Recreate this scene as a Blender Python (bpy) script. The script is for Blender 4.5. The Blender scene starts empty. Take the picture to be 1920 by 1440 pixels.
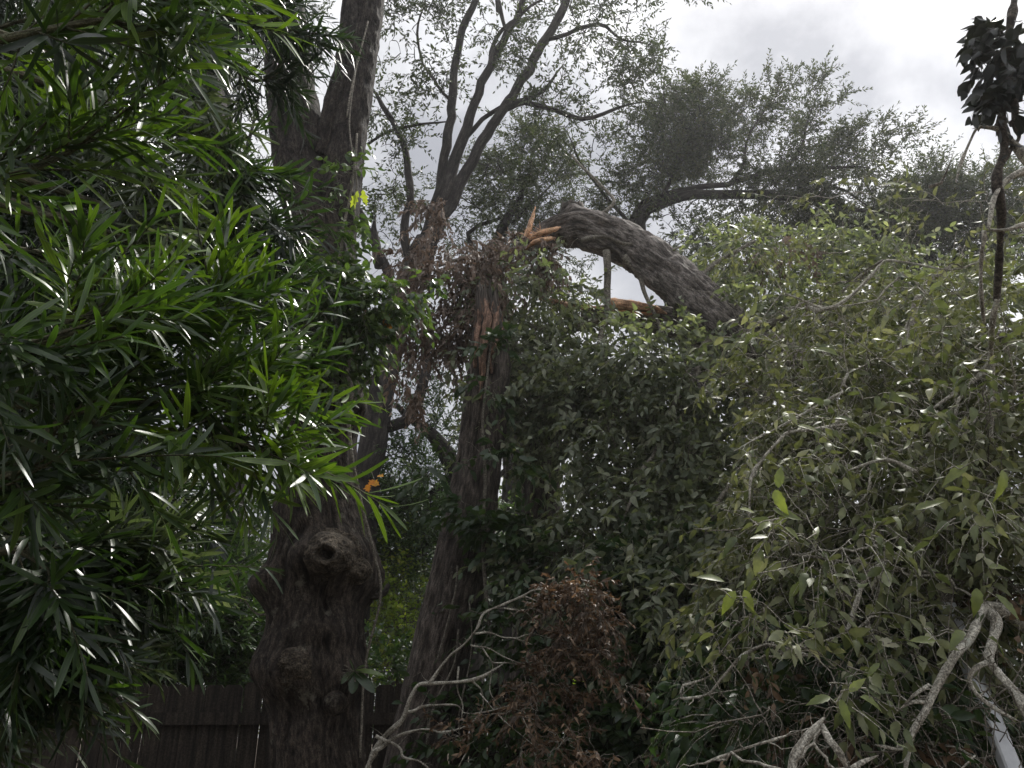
import bpy, math
import numpy as np
from mathutils import Vector, Matrix
R = math.radians
rng = np.random.default_rng(7)
C = bpy.context.scene.collection
scene = bpy.context.scene

# ------------------------------------------------------------------ camera
PITCH = R(23.0); F = 1478.0; CAM_Z = 1.6
cam = bpy.data.cameras.new('camera'); camo = bpy.data.objects.new('camera', cam); C.objects.link(camo)
cam.sensor_width = 36; cam.lens = F / 1920 * 36
cam.clip_start = 0.05; cam.clip_end = 2000
camo.location = (0, 0, CAM_Z); camo.rotation_euler = (R(90) + PITCH, 0, 0)
scene.camera = camo
scene.view_settings.view_transform = 'Standard'; scene.view_settings.look = 'None'
scene.view_settings.exposure = 0.5; scene.view_settings.gamma = 1.0
scene.view_settings.use_curve_mapping = False

# ------------------------------------------------------------------ world and sun
SUN_EL, SUN_AZ = R(56), R(34)          # azimuth measured from +Y towards +X
sdir = Vector((math.sin(SUN_AZ) * math.cos(SUN_EL), math.cos(SUN_AZ) * math.cos(SUN_EL), math.sin(SUN_EL)))
GDIR = Vector((0.44, 0.74, 0.52)).normalized()   # thin bright part of the cloud deck
w = bpy.data.worlds.new("World"); scene.world = w; w.use_nodes = True
nt = w.node_tree; N = nt.nodes; L = nt.links; N.clear()
def nd(t, **k):
    n = N.new(t)
    for a, b in k.items(): setattr(n, a, b)
    return n
out = nd('ShaderNodeOutputWorld'); bg1 = nd('ShaderNodeBackground'); bg2 = nd('ShaderNodeBackground'); mx = nd('ShaderNodeMixShader')
sky = nd('ShaderNodeTexSky', sky_type='NISHITA'); sky.sun_disc = False
sky.sun_elevation = SUN_EL; sky.sun_rotation = SUN_AZ
L.new(sky.outputs[0], bg1.inputs[0]); bg1.inputs[1].default_value = 0.1
tc = nd('ShaderNodeTexCoord')
mp = nd('ShaderNodeMapping'); mp.inputs['Scale'].default_value = (1.0, 1.0, 1.25); mp.inputs['Location'].default_value = (5.2, 2.2, 0.4)
L.new(tc.outputs['Generated'], mp.inputs[0])
n1 = nd('ShaderNodeTexNoise'); n1.inputs['Scale'].default_value = 3.1; n1.inputs['Detail'].default_value = 8; n1.inputs['Roughness'].default_value = .52
n1.inputs['Distortion'].default_value = .15
L.new(mp.outputs[0], n1.inputs[0])
def dotgrad(d, p):
    v = nd('ShaderNodeVectorMath', operation='DOT_PRODUCT'); L.new(tc.outputs['Generated'], v.inputs[0]); v.inputs[1].default_value = d
    m = nd('ShaderNodeMath', operation='MAXIMUM'); L.new(v.outputs['Value'], m.inputs[0]); m.inputs[1].default_value = 0
    q = nd('ShaderNodeMath', operation='POWER'); L.new(m.outputs[0], q.inputs[0]); q.inputs[1].default_value = p
    return q
g1 = dotgrad(GDIR, 60.0); g2 = dotgrad(sdir, 2.0)
cr = nd('ShaderNodeValToRGB'); e = cr.color_ramp.elements
e[0].position = .40; e[0].color = (.45, .46, .50, 1); e[1].position = .585; e[1].color = (.98, .98, 1, 1)
L.new(n1.outputs['Fac'], cr.inputs[0])
a = nd('ShaderNodeMath', operation='MULTIPLY_ADD'); L.new(g1.outputs[0], a.inputs[0]); a.inputs[1].default_value = .12; a.inputs[2].default_value = .47
a2 = nd('ShaderNodeMath', operation='MULTIPLY_ADD'); L.new(g2.outputs[0], a2.inputs[0]); a2.inputs[1].default_value = .34; L.new(a.outputs[0], a2.inputs[2])
g3 = dotgrad((0.1, -.62, .78), 1.0)      # unseen brighter sky behind the viewer, added to light the foliage
a3 = nd('ShaderNodeMath', operation='MULTIPLY_ADD'); L.new(g3.outputs[0], a3.inputs[0]); a3.inputs[1].default_value = .46; L.new(a2.outputs[0], a3.inputs[2])
L.new(cr.outputs[0], bg2.inputs[0]); L.new(a3.outputs[0], bg2.inputs[1])
mx.inputs[0].default_value = .93
L.new(bg1.outputs[0], mx.inputs[1]); L.new(bg2.outputs[0], mx.inputs[2]); L.new(mx.outputs[0], out.inputs[0])

sl = bpy.data.lights.new('sun', 'SUN'); slo = bpy.data.objects.new('sun', sl); C.objects.link(slo)
sl.energy = 3.7; sl.angle = R(7.0); sl.color = (1.0, .965, .9)
slo.rotation_euler = sdir.to_track_quat('Z', 'Y').to_euler()
scene.cycles.max_bounces = 6; scene.cycles.transmission_bounces = 4; scene.cycles.diffuse_bounces = 4; scene.cycles.glossy_bounces = 2

# ------------------------------------------------------------------ pixel -> place
ct, st = math.cos(PITCH), math.sin(PITCH)
def at(px, py, Y):
    """point at horizontal distance Y; also metres per pixel there"""
    u = (px - 960) / F; v = (720 - py) / F
    dy = ct - v * st
    t = Y / dy
    return np.array([u * t, Y, CAM_Z + t * (st + v * ct)]), t / F

# ------------------------------------------------------------------ materials
def mat(name):
    m = bpy.data.materials.new(name); m.use_nodes = True; m.node_tree.nodes.clear()
    n = m.node_tree.nodes; l = m.node_tree.links
    o = n.new('ShaderNodeOutputMaterial'); b = n.new('ShaderNodeBsdfPrincipled')
    l.new(b.outputs[0], o.inputs[0])
    return m, n, l, o, b
def ramp(n, l, src, cols):
    r = n.new('ShaderNodeValToRGB'); e = r.color_ramp.elements
    for i, (p, c) in enumerate(cols):
        if i > 1: x = e.new(p)
        else: x = e[i]
        x.position = p; x.color = (*c, 1)
    l.new(src, r.inputs[0]); return r
def leaf_mat(name, cols, trans=.35, rough=.38, tint=(1.9, 2.1, .9), rib=0.0, spec=.5):
    m, n, l, o, b = mat(name)
    at_ = n.new('ShaderNodeAttribute'); at_.attribute_name = 'rnd'
    cr = ramp(n, l, at_.outputs['Fac'], cols)
    col = cr.outputs[0]
    at2 = n.new('ShaderNodeAttribute'); at2.attribute_name = 'across'
    if rib:
        rr = ramp(n, l, at2.outputs['Fac'], [(0.0, (1.5, 1.5, 1.2)), (.16, (.82, .85, .8)), (.62, (.85, .85, .8)), (1.0, (1.5, 1.55, 1.1))])
        mm = n.new('ShaderNodeMix'); mm.data_type = 'RGBA'; mm.blend_type = 'MULTIPLY'; mm.inputs[0].default_value = rib
        l.new(col, mm.inputs[6]); l.new(rr.outputs[0], mm.inputs[7]); col = mm.outputs[2]
    else:
        geo = n.new('ShaderNodeNewGeometry')
        nz = n.new('ShaderNodeTexNoise'); nz.inputs['Scale'].default_value = 45; nz.inputs['Detail'].default_value = 3
        l.new(geo.outputs['Position'], nz.inputs[0])
        rr = ramp(n, l, nz.outputs['Fac'], [(.3, (.7, .7, .7)), (.7, (1.25, 1.25, 1.15))])
        mm = n.new('ShaderNodeMix'); mm.data_type = 'RGBA'; mm.blend_type = 'MULTIPLY'; mm.inputs[0].default_value = .8
        l.new(col, mm.inputs[6]); l.new(rr.outputs[0], mm.inputs[7]); col = mm.outputs[2]
    l.new(col, b.inputs['Base Color']); b.inputs['Roughness'].default_value = rough
    b.inputs['Specular IOR Level'].default_value = spec
    tm = n.new('ShaderNodeMix'); tm.data_type = 'RGBA'; tm.blend_type = 'MULTIPLY'; tm.inputs[0].default_value = 1
    l.new(col, tm.inputs[6]); tm.inputs[7].default_value = (*tint, 1)
    tb = n.new('ShaderNodeBsdfTranslucent'); l.new(tm.outputs[2], tb.inputs[0])
    ms = n.new('ShaderNodeMixShader'); ms.inputs[0].default_value = trans
    l.new(b.outputs[0], ms.inputs[1]); l.new(tb.outputs[0], ms.inputs[2]); l.new(ms.outputs[0], o.inputs[0])
    return m
def bark_mat(name, dark, light, scale=14, lich=None, bump=.6, stretch=.22, lichamt=.58):
    m, n, l, o, b = mat(name)
    geo = n.new('ShaderNodeTexCoord')
    bk = n.new('ShaderNodeAttribute'); bk.attribute_name = 'bark'
    mp = n.new('ShaderNodeMapping'); mp.inputs['Scale'].default_value = (1, 1, stretch); l.new(bk.outputs['Vector'], mp.inputs[0])
    nz = n.new('ShaderNodeTexNoise'); nz.inputs['Scale'].default_value = scale; nz.inputs['Detail'].default_value = 7; nz.inputs['Roughness'].default_value = .62
    l.new(mp.outputs[0], nz.inputs[0])
    big = n.new('ShaderNodeTexNoise'); big.inputs['Scale'].default_value = scale * 2.7; big.inputs['Detail'].default_value = 5
    l.new(mp.outputs[0], big.inputs[0])
    cr = ramp(n, l, nz.outputs['Fac'], [(.34, dark), (.66, light)])
    cr2 = ramp(n, l, big.outputs['Fac'], [(.38, (.35, .35, .35)), (.6, (1.2, 1.2, 1.2))])
    mm = n.new('ShaderNodeMix'); mm.data_type = 'RGBA'; mm.blend_type = 'MULTIPLY'; mm.inputs[0].default_value = .8
    l.new(cr.outputs[0], mm.inputs[6]); l.new(cr2.outputs[0], mm.inputs[7]); col = mm.outputs[2]
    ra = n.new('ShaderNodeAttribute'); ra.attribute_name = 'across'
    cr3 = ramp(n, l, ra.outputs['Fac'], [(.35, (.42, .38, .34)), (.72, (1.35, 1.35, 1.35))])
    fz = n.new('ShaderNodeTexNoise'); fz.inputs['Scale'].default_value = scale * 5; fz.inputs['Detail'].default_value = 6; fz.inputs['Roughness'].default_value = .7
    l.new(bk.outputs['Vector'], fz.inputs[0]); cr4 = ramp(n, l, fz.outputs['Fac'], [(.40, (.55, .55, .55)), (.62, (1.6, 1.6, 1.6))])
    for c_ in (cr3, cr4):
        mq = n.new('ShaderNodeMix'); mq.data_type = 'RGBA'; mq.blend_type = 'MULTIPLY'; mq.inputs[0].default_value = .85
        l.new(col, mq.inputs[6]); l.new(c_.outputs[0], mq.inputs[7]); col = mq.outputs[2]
    if lich:
        lz = n.new('ShaderNodeTexNoise'); lz.inputs['Scale'].default_value = 9; lz.inputs['Detail'].default_value = 6; lz.inputs['Roughness'].default_value = .7
        l.new(geo.outputs['Object'], lz.inputs[0])
        lf = ramp(n, l, lz.outputs['Fac'], [(lichamt, (0, 0, 0)), (lichamt + .08, (1, 1, 1))])
        m2 = n.new('ShaderNodeMix'); m2.data_type = 'RGBA'; l.new(lf.outputs[0], m2.inputs[0]); l.new(col, m2.inputs[6]); m2.inputs[7].default_value = (*lich, 1); col = m2.outputs[2]
    l.new(col, b.inputs['Base Color']); b.inputs['Roughness'].default_value = .88; b.inputs['Specular IOR Level'].default_value = .3
    bp = n.new('ShaderNodeBump'); bp.inputs['Strength'].default_value = bump; bp.inputs['Distance'].default_value = .03
    ad = n.new('ShaderNodeMath'); ad.operation = 'MULTIPLY_ADD'; l.new(big.outputs['Fac'], ad.inputs[0]); ad.inputs[1].default_value = .5; l.new(nz.outputs['Fac'], ad.inputs[2])
    ad2 = n.new('ShaderNodeMath'); ad2.operation = 'MULTIPLY_ADD'; l.new(fz.outputs['Fac'], ad2.inputs[0]); ad2.inputs[1].default_value = .25; l.new(ad.outputs[0], ad2.inputs[2])
    l.new(ad2.outputs[0], bp.inputs['Height']); l.new(bp.outputs[0], b.inputs['Normal'])
    return m
M = {}
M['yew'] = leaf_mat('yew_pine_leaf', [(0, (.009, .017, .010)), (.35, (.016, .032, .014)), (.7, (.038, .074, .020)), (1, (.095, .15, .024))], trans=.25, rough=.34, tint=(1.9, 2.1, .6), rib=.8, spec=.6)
M['yewstem'] = bark_mat('yew_twig_bark', (.05, .06, .03), (.13, .12, .08), 60)
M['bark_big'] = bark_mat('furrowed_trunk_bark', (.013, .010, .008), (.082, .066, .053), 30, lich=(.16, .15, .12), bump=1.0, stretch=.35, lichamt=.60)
M['knot'] = bark_mat('rough_lit_knot_bark', (.03, .024, .018), (.17, .14, .105), 34, lich=(.2, .19, .15), bump=1.0, stretch=1, lichamt=.62)  # lichen flecks, plus light on the knot put into a paler bark
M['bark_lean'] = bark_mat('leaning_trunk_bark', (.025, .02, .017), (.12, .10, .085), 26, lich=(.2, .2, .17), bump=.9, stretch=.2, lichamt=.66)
M['bark_fallen'] = bark_mat('fallen_limb_bark', (.04, .034, .030), (.21, .185, .165), 26, bump=1.0, stretch=.28)
M['bark_far'] = bark_mat('far_oak_bark', (.014, .012, .011), (.042, .036, .032), 12, bump=.4)
M['twig_grey'] = bark_mat('pale_grey_twig_bark', (.22, .205, .17), (.46, .44, .38), 55, lich=(.42, .43, .37), bump=.35, stretch=1)
M['twig_dark'] = bark_mat('dark_twig_bark', (.03, .026, .022), (.10, .085, .07), 40, bump=.3, stretch=1)
M['twig_mid'] = bark_mat('grey_brown_twig_bark', (.09, .08, .065), (.25, .23, .19), 40, bump=.3, stretch=1)
M['yew_pale'] = leaf_mat('yew_pine_leaf_underside_highlight', [(0, (.035, .048, .028)), (.4, (.08, .105, .062)), (.8, (.15, .18, .115)), (1, (.25, .28, .19))], trans=.3, rough=.3, tint=(1.5, 1.6, .8), rib=.8, spec=.6)  # grey-green undersides; on lower branches, pale highlights put into the leaf colour
M['big_leaf'] = leaf_mat('big_pale_green_leaf', [(0, (.07, .09, .03)), (.5, (.12, .15, .045)), (1, (.20, .23, .08))], trans=.38, rough=.45, tint=(1.5, 1.6, .6))
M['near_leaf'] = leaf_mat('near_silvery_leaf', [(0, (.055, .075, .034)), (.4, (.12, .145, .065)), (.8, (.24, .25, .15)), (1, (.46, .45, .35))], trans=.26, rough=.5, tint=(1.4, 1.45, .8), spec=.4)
M['bark_silhouette'] = bark_mat('silhouetted_upper_limb_bark', (.010, .008, .007), (.055, .045, .038), 30, lich=(.11, .105, .09), bump=1.0, stretch=.35, lichamt=.64)  # backlit silhouette of the upper limbs put into a darker bark colour
M['oak'] = leaf_mat('small_oak_leaf', [(0, (.022, .032, .016)), (.5, (.036, .05, .022)), (1, (.065, .08, .03))], trans=.25, rough=.45)
M['oak_far'] = leaf_mat('far_oak_leaf', [(0, (.025, .035, .020)), (.5, (.042, .056, .028)), (.85, (.07, .082, .036)), (1, (.10, .085, .045))], trans=.28, rough=.5)
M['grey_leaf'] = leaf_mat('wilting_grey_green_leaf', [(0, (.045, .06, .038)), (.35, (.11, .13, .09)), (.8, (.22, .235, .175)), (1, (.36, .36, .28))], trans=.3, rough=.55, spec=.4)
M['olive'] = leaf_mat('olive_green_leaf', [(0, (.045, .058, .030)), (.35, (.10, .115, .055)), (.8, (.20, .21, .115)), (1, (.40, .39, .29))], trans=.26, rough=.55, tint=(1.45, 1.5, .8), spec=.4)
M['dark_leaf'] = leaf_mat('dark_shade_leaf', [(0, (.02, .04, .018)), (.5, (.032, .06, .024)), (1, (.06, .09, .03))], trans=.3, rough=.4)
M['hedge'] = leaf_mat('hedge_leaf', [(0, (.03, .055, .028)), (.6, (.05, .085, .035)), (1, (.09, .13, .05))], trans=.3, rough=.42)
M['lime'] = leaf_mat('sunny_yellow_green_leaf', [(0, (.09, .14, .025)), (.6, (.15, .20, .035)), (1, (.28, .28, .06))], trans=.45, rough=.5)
M['dead'] = leaf_mat('dead_brown_leaf', [(0, (.08, .058, .048)), (.5, (.17, .125, .10)), (.85, (.27, .205, .17)), (1, (.40, .32, .27))], trans=.22, rough=.6, tint=(1.25, 1.1, .95))
M['deadred'] = leaf_mat('rust_brown_leaf', [(0, (.042, .030, .022)), (.5, (.11, .072, .046)), (.85, (.24, .16, .10)), (1, (.45, .33, .22))], trans=.22, rough=.55, tint=(1.3, 1.08, .85))
M['vine'] = leaf_mat('vine_leaf', [(0, (.03, .055, .025)), (.5, (.055, .09, .03)), (1, (.12, .17, .05))], trans=.3, rough=.3)
M['vdark'] = leaf_mat('dark_vine_leaf', [(0, (.012, .014, .014)), (1, (.026, .03, .022))], trans=.08, rough=.45)
M['orange'] = leaf_mat('orange_autumn_leaf', [(0, (.5, .2, .03)), (1, (.65, .34, .05))], trans=.4, rough=.5, tint=(1.2, 1.1, .8))
M['yellow'] = leaf_mat('yellow_green_leaf', [(0, (.28, .36, .05)), (1, (.45, .50, .08))], trans=.5, rough=.4, tint=(1.3, 1.3, .7))
M['wood'] = bark_mat('fresh_split_wood', (.34, .17, .085), (.62, .40, .25), 22, bump=.5, stretch=.15)
M['wood_old'] = bark_mat('weathered_split_wood', (.10, .065, .048), (.27, .165, .115), 26, bump=.8, stretch=.15)
M['fence'] = bark_mat('weathered_fence_board', (.018, .014, .011), (.042, .034, .026), 16, bump=.3, stretch=.08)
M['soil'] = bark_mat('leaf_litter_soil', (.03, .022, .014), (.09, .065, .04), 6, bump=.5, stretch=1)
def plain(name, col, rough=.5, metal=0):
    m, n, l, o, b = mat(name)
    nz = n.new('ShaderNodeTexNoise'); nz.inputs['Scale'].default_value = 30; nz.inputs['Detail'].default_value = 6
    g = n.new('ShaderNodeTexCoord'); l.new(g.outputs['Object'], nz.inputs[0])
    cr = ramp(n, l, nz.outputs['Fac'], [(.3, tuple(c * .8 for c in col)), (.7, col)])
    l.new(cr.outputs[0], b.inputs['Base Color']); b.inputs['Roughness'].default_value = rough; b.inputs['Metallic'].default_value = metal
    return m
M['white'] = plain('white_painted_metal', (.62, .64, .66), .4)

# ------------------------------------------------------------------ numpy noise
_h = rng.random((32, 32, 32))
def vnoise(p):
    p = np.asarray(p, float); i = np.floor(p).astype(int); f = p - i; f = f * f * (3 - 2 * f)
    r = 0
    for a in (0, 1):
        for b in (0, 1):
            for c in (0, 1):
                wgt = (f[..., 0] if a else 1 - f[..., 0]) * (f[..., 1] if b else 1 - f[..., 1]) * (f[..., 2] if c else 1 - f[..., 2])
                r = r + wgt * _h[(i[..., 0] + a) % 32, (i[..., 1] + b) % 32, (i[..., 2] + c) % 32]
    return r * 2 - 1
def norm(v): return v / np.maximum(np.linalg.norm(v, axis=-1, keepdims=True), 1e-9)

# ------------------------------------------------------------------ objects
def link_mesh(name, verts, faces_quads=None, faces_tris=None, material=None, parent=None, attrs=None, smooth=True):
    verts = np.asarray(verts, np.float32)
    base = np.array(parent['_base']) if parent is not None else None
    if base is not None: verts = verts - base.astype(np.float32)
    me = bpy.data.meshes.new(name)
    q = np.zeros((0, 4), np.int32) if faces_quads is None else np.asarray(faces_quads, np.int32)
    t = np.zeros((0, 3), np.int32) if faces_tris is None else np.asarray(faces_tris, np.int32)
    nq, n3 = len(q), len(t)
    me.vertices.add(len(verts)); me.vertices.foreach_set('co', verts.ravel())
    me.loops.add(nq * 4 + n3 * 3); me.loops.foreach_set('vertex_index', np.concatenate([q.ravel(), t.ravel()]).astype(np.int32))
    me.polygons.add(nq + n3)
    me.polygons.foreach_set('loop_start', np.concatenate([np.arange(nq) * 4, nq * 4 + np.arange(n3) * 3]).astype(np.int32))
    me.polygons.foreach_set('loop_total', np.concatenate([np.full(nq, 4), np.full(n3, 3)]).astype(np.int32))
    me.polygons.foreach_set('use_smooth', np.full(nq + n3, smooth))
    for k, v in (attrs or {}).items():
        if np.ndim(v) == 2: at_ = me.attributes.new(k, 'FLOAT_VECTOR', 'POINT'); at_.data.foreach_set('vector', np.asarray(v, np.float32).ravel())
        else: at_ = me.attributes.new(k, 'FLOAT', 'POINT'); at_.data.foreach_set('value', np.asarray(v, np.float32))
    me.update(calc_edges=True)
    o = bpy.data.objects.new(name, me); C.objects.link(o)
    if material: me.materials.append(material)
    if parent is not None:
        o.parent = parent; o['_base'] = list(parent['_base'])
    return o
def thing(name, base, label, cat, group=None):
    o = bpy.data.objects.new(name, None); C.objects.link(o); o.location = base; o['_base'] = [float(x) for x in base]
    o['label'] = label; o['category'] = cat; o.empty_display_size = .2
    if group: o['group'] = group
    return o

class Geo:
    def __init__(s): s.v = []; s.q = []; s.t = []; s.r = []; s.a = []; s.b = []; s.n = 0
    def add(s, v, q=None, t=None, r=None, a=None, b=None):
        s.v.append(v); s.b.append(v if b is None else b)
        if q is not None and len(q): s.q.append(q + s.n)
        if t is not None and len(t): s.t.append(t + s.n)
        s.r.append(r if r is not None else np.zeros(len(v))); s.a.append(a if a is not None else np.full(len(v), .6))
        s.n += len(v)
    def build(s, name, m, parent=None, smooth=True):
        if not s.v: return None
        return link_mesh(name, np.concatenate(s.v), np.concatenate(s.q) if s.q else None, np.concatenate(s.t) if s.t else None, m, parent,
                         {'bark': np.concatenate(s.b), 'across': np.concatenate(s.a)} if not np.concatenate(s.r).any() else {'rnd': np.concatenate(s.r), 'across': np.concatenate(s.a)}, smooth)

def tubes(g, pts, rad, sides=4):
    """batch of N tubes, each K points"""
    pts = np.asarray(pts, float); rad = np.asarray(rad, float)
    n, k, _ = pts.shape
    tan = np.gradient(pts, axis=1); tan = norm(tan)
    ref = np.where(np.abs(tan[..., 2:3]) > .9, np.array([1., 0, 0]), np.array([0, 0, 1.]))
    ref = np.repeat(ref[:, :1], k, axis=1)
    a = norm(np.cross(tan, ref)); b = np.cross(tan, a)
    th = np.arange(sides) * 2 * math.pi / sides
    v = pts[:, :, None] + rad[:, :, None, None] * (a[:, :, None] * np.cos(th)[None, None, :, None] + b[:, :, None] * np.sin(th)[None, None, :, None])
    idx = np.arange(n * k * sides).reshape(n, k, sides)
    q = np.stack([idx[:, :-1], np.roll(idx[:, :-1], -1, 2), np.roll(idx[:, 1:], -1, 2), idx[:, 1:]], -1).reshape(-1, 4)
    g.add(v.reshape(-1, 3), q)

def catmull(P, R_, step):
    P = np.asarray(P, float); R_ = np.asarray(R_, float)
    P4 = np.vstack([2 * P[0] - P[1], P, 2 * P[-1] - P[-2]]); op = []; orr = []
    for i in range(1, len(P4) - 2):
        p0, p1, p2, p3 = P4[i - 1:i + 3]; n = max(2, int(np.linalg.norm(p2 - p1) / step))
        for j in range(n):
            t = j / n
            op.append(.5 * ((2 * p1) + (-p0 + p2) * t + (2 * p0 - 5 * p1 + 4 * p2 - p3) * t * t + (-p0 + 3 * p1 - 3 * p2 + p3) * t ** 3))
            orr.append(R_[i - 1] * (1 - t) + R_[i] * t)
    op.append(P[-1]); orr.append(R_[-1])
    return np.array(op), np.array(orr)

def trace(tr):
    """[(px,py,Y,width_px)...] -> points, radii"""
    P = []; r = []
    for px, py, Y, wd in tr:
        p, s = at(px, py, Y); P.append(p); r.append(wd * s / 2)
    return np.array(P), np.array(r)

def limb(g, P, r, step=.05, sides=20, bark=.0, freq=1.0, bumps=(), knobby=.0, jag=None, wob=0.0, kf=1.6):
    """one continuous limb with ridged bark; bumps: (s_metres_point xyz, amplitude, radius)"""
    P, r = catmull(P, r, step)
    if wob:
        P = P + wob * np.stack([vnoise(P * 3.1 + 5), vnoise(P * 3.1 + 15), vnoise(P * 3.1 + 25)], -1) * np.minimum(1, np.arange(len(P)) / 3)[:, None]
    k = len(P); tan = norm(np.gradient(P, axis=0))
    a = np.zeros((k, 3)); ref = np.array([1., 0, 0]) if abs(tan[0][0]) < .8 else np.array([0, 0, 1.])
    a[0] = norm(np.cross(tan[0], ref))
    for i in range(1, k):
        x = a[i - 1] - tan[i] * np.dot(a[i - 1], tan[i]); a[i] = norm(x)
    b = np.cross(tan, a)
    s = np.concatenate([[0], np.cumsum(np.linalg.norm(np.diff(P, axis=0), axis=1))])
    th = np.arange(sides) * 2 * math.pi / sides
    dirs = a[:, None] * np.cos(th)[None, :, None] + b[:, None] * np.sin(th)[None, :, None]
    rr = np.repeat(r[:, None], sides, 1); ridge = np.full(rr.shape, .6)
    if bark:
        c = np.stack([np.cos(th)[None] * rr * 14 * freq, np.sin(th)[None] * rr * 14 * freq, np.repeat(s[:, None], sides, 1) * 3.6 * freq], -1)
        c[..., 0] += 2.2 * vnoise(c * .35 + 3) ; c[..., 1] += 2.2 * vnoise(c * .35 + 13)
        rid = 1 - np.abs(vnoise(c + 40)) * 2; rid2 = 1 - np.abs(vnoise(c * 2.1 + 20)) * 2
        ridge = rid * .65 + rid2 * .35; rr = rr + bark * ridge; ridge = .5 + .5 * ridge
    if knobby:
        c = np.stack([np.cos(th)[None] * rr * 3, np.sin(th)[None] * rr * 3, np.repeat(s[:, None], sides, 1) * kf], -1)
        rr = rr * (1 + knobby * vnoise(c + 9) + knobby * .5 * vnoise(c * 2.3 + 19))
    v = P[:, None] + dirs * rr[..., None]
    for bp, amp, rad in bumps:
        d = np.linalg.norm((v - np.asarray(bp)) * np.array([1, .35, 1]), axis=-1)
        fall = np.exp(-(d / rad) ** 2)
        v = v + dirs * (fall * amp)[..., None]
    if jag is not None:
        e = (np.arange(k) >= k - 1)
        v[-1] = v[-1] + tan[-1] * (rng.random(sides) * jag)[:, None]
    idx = np.arange(k * sides).reshape(k, sides)
    q = np.stack([idx[:-1], np.roll(idx[:-1], -1, 1), np.roll(idx[1:], -1, 1), idx[1:]], -1).reshape(-1, 4)
    vv = np.vstack([v.reshape(-1, 3), P[:1] - tan[:1] * r[0] * .2, P[-1:] + tan[-1:] * r[-1] * .3]); nn = k * sides
    t1 = np.stack([np.roll(idx[0], -1), idx[0], np.full(sides, nn)], -1); t2 = np.stack([idx[-1], np.roll(idx[-1], -1), np.full(sides, nn + 1)], -1)
    off = P[0]
    bc = np.stack([np.cos(th)[None] * r[:, None] + off[0], np.sin(th)[None] * r[:, None] + off[1], np.repeat(s[:, None], sides, 1) + off[2]], -1).reshape(-1, 3)
    bc = np.vstack([bc, bc[:1], bc[-1:]])
    g.add(vv, q, np.vstack([t1, t2]), b=bc, a=np.concatenate([ridge.ravel(), [.6, .6]]))
    return P, r

# leaf outlines: (x along, y half-width) stations
LANCE = [(0, .0), (.10, .55), (.3, .95), (.55, 1.0), (.8, .8), (.93, .45), (1, .0)]
LANCE_S = [(0, .0), (.25, .9), (.65, .95), (1, .0)]
OVAL = [(0, .0), (.22, .75), (.5, 1.0), (.78, .62), (1, .0)]
TOOTH = [(0, .0), (.12, .55), (.3, .95), (.36, .82), (.52, 1.0), (.57, .78), (.74, .62), (.78, .46), (1, .0)]
LOBED = [(0, .05), (.12, .75), (.26, .60), (.34, 1.15), (.40, 1.5), (.5, .78), (.6, .72), (.70, 1.0), (.74, .50), (1, .0)]
DIAM = [(0, .0), (.45, 1.0), (1, .0)]
def leaves(g, pos, ax, nr, ln, wd, outline, fold=.18, curl=.25, rnd=None, twist=0.0):
    """batch of leaves; pos/ax/nr (N,3), ln/wd (N,), wd = half width"""
    pos = np.asarray(pos); n = len(pos)
    if n == 0: return
    ax = norm(np.asarray(ax)); nr = np.asarray(nr, float); b = norm(np.cross(nr, ax)); nr = np.cross(ax, b)
    st_ = np.array(outline); k = len(st_)
    cu = (np.asarray(curl) * (rng.random(n) * 1.6 - .1)) if np.isscalar(curl) else curl
    sd = (rng.random(n) - .5) * .3
    X = st_[:, 0]; W = st_[:, 1]
    mid = pos[:, None] + ax[:, None] * (X[None] * ln[:, None])[..., None] - nr[:, None] * (cu[:, None] * X[None] ** 2 * ln[:, None])[..., None] + b[:, None] * (sd[:, None] * X[None] ** 2 * ln[:, None])[..., None]
    tw = (rng.random(n) - .5) * 2 * twist
    ang = tw[:, None] * X[None]
    bb = b[:, None] * np.cos(ang)[..., None] + nr[:, None] * np.sin(ang)[..., None]
    nn_ = nr[:, None] * np.cos(ang)[..., None] - b[:, None] * np.sin(ang)[..., None]
    off = (W[None] * wd[:, None])[..., None]
    lf = mid + bb * off + nn_ * off * fold; rt = mid - bb * off + nn_ * off * fold
    lf = lf[:, 1:-1]; rt = rt[:, 1:-1]; m = k - 2
    V = np.concatenate([mid, lf, rt], 1)                        # k + 2m verts
    per = k + 2 * m; base = (np.arange(n) * per)[:, None, None]
    tri = [[0, 1, k], [0, k + m, 1], [k - 2, k - 1, k + m - 1], [k - 2, k + 2 * m - 1, k - 1]]
    T = (np.array(tri)[None] + base).reshape(-1, 3)
    Q = []
    for i in range(m - 1):
        Q += [[i + 1, i + 2, k + i + 1, k + i], [i + 1, k + m + i, k + m + i + 1, i + 2]]
    Q = (np.array(Q)[None] + base).reshape(-1, 4) if Q else None
    if rnd is None: rnd = rng.random(n)
    acr = np.concatenate([np.zeros(k), np.ones(2 * m)])
    g.add(V.reshape(-1, 3), Q, T, np.repeat(rnd, per), np.tile(acr, n))

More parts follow.
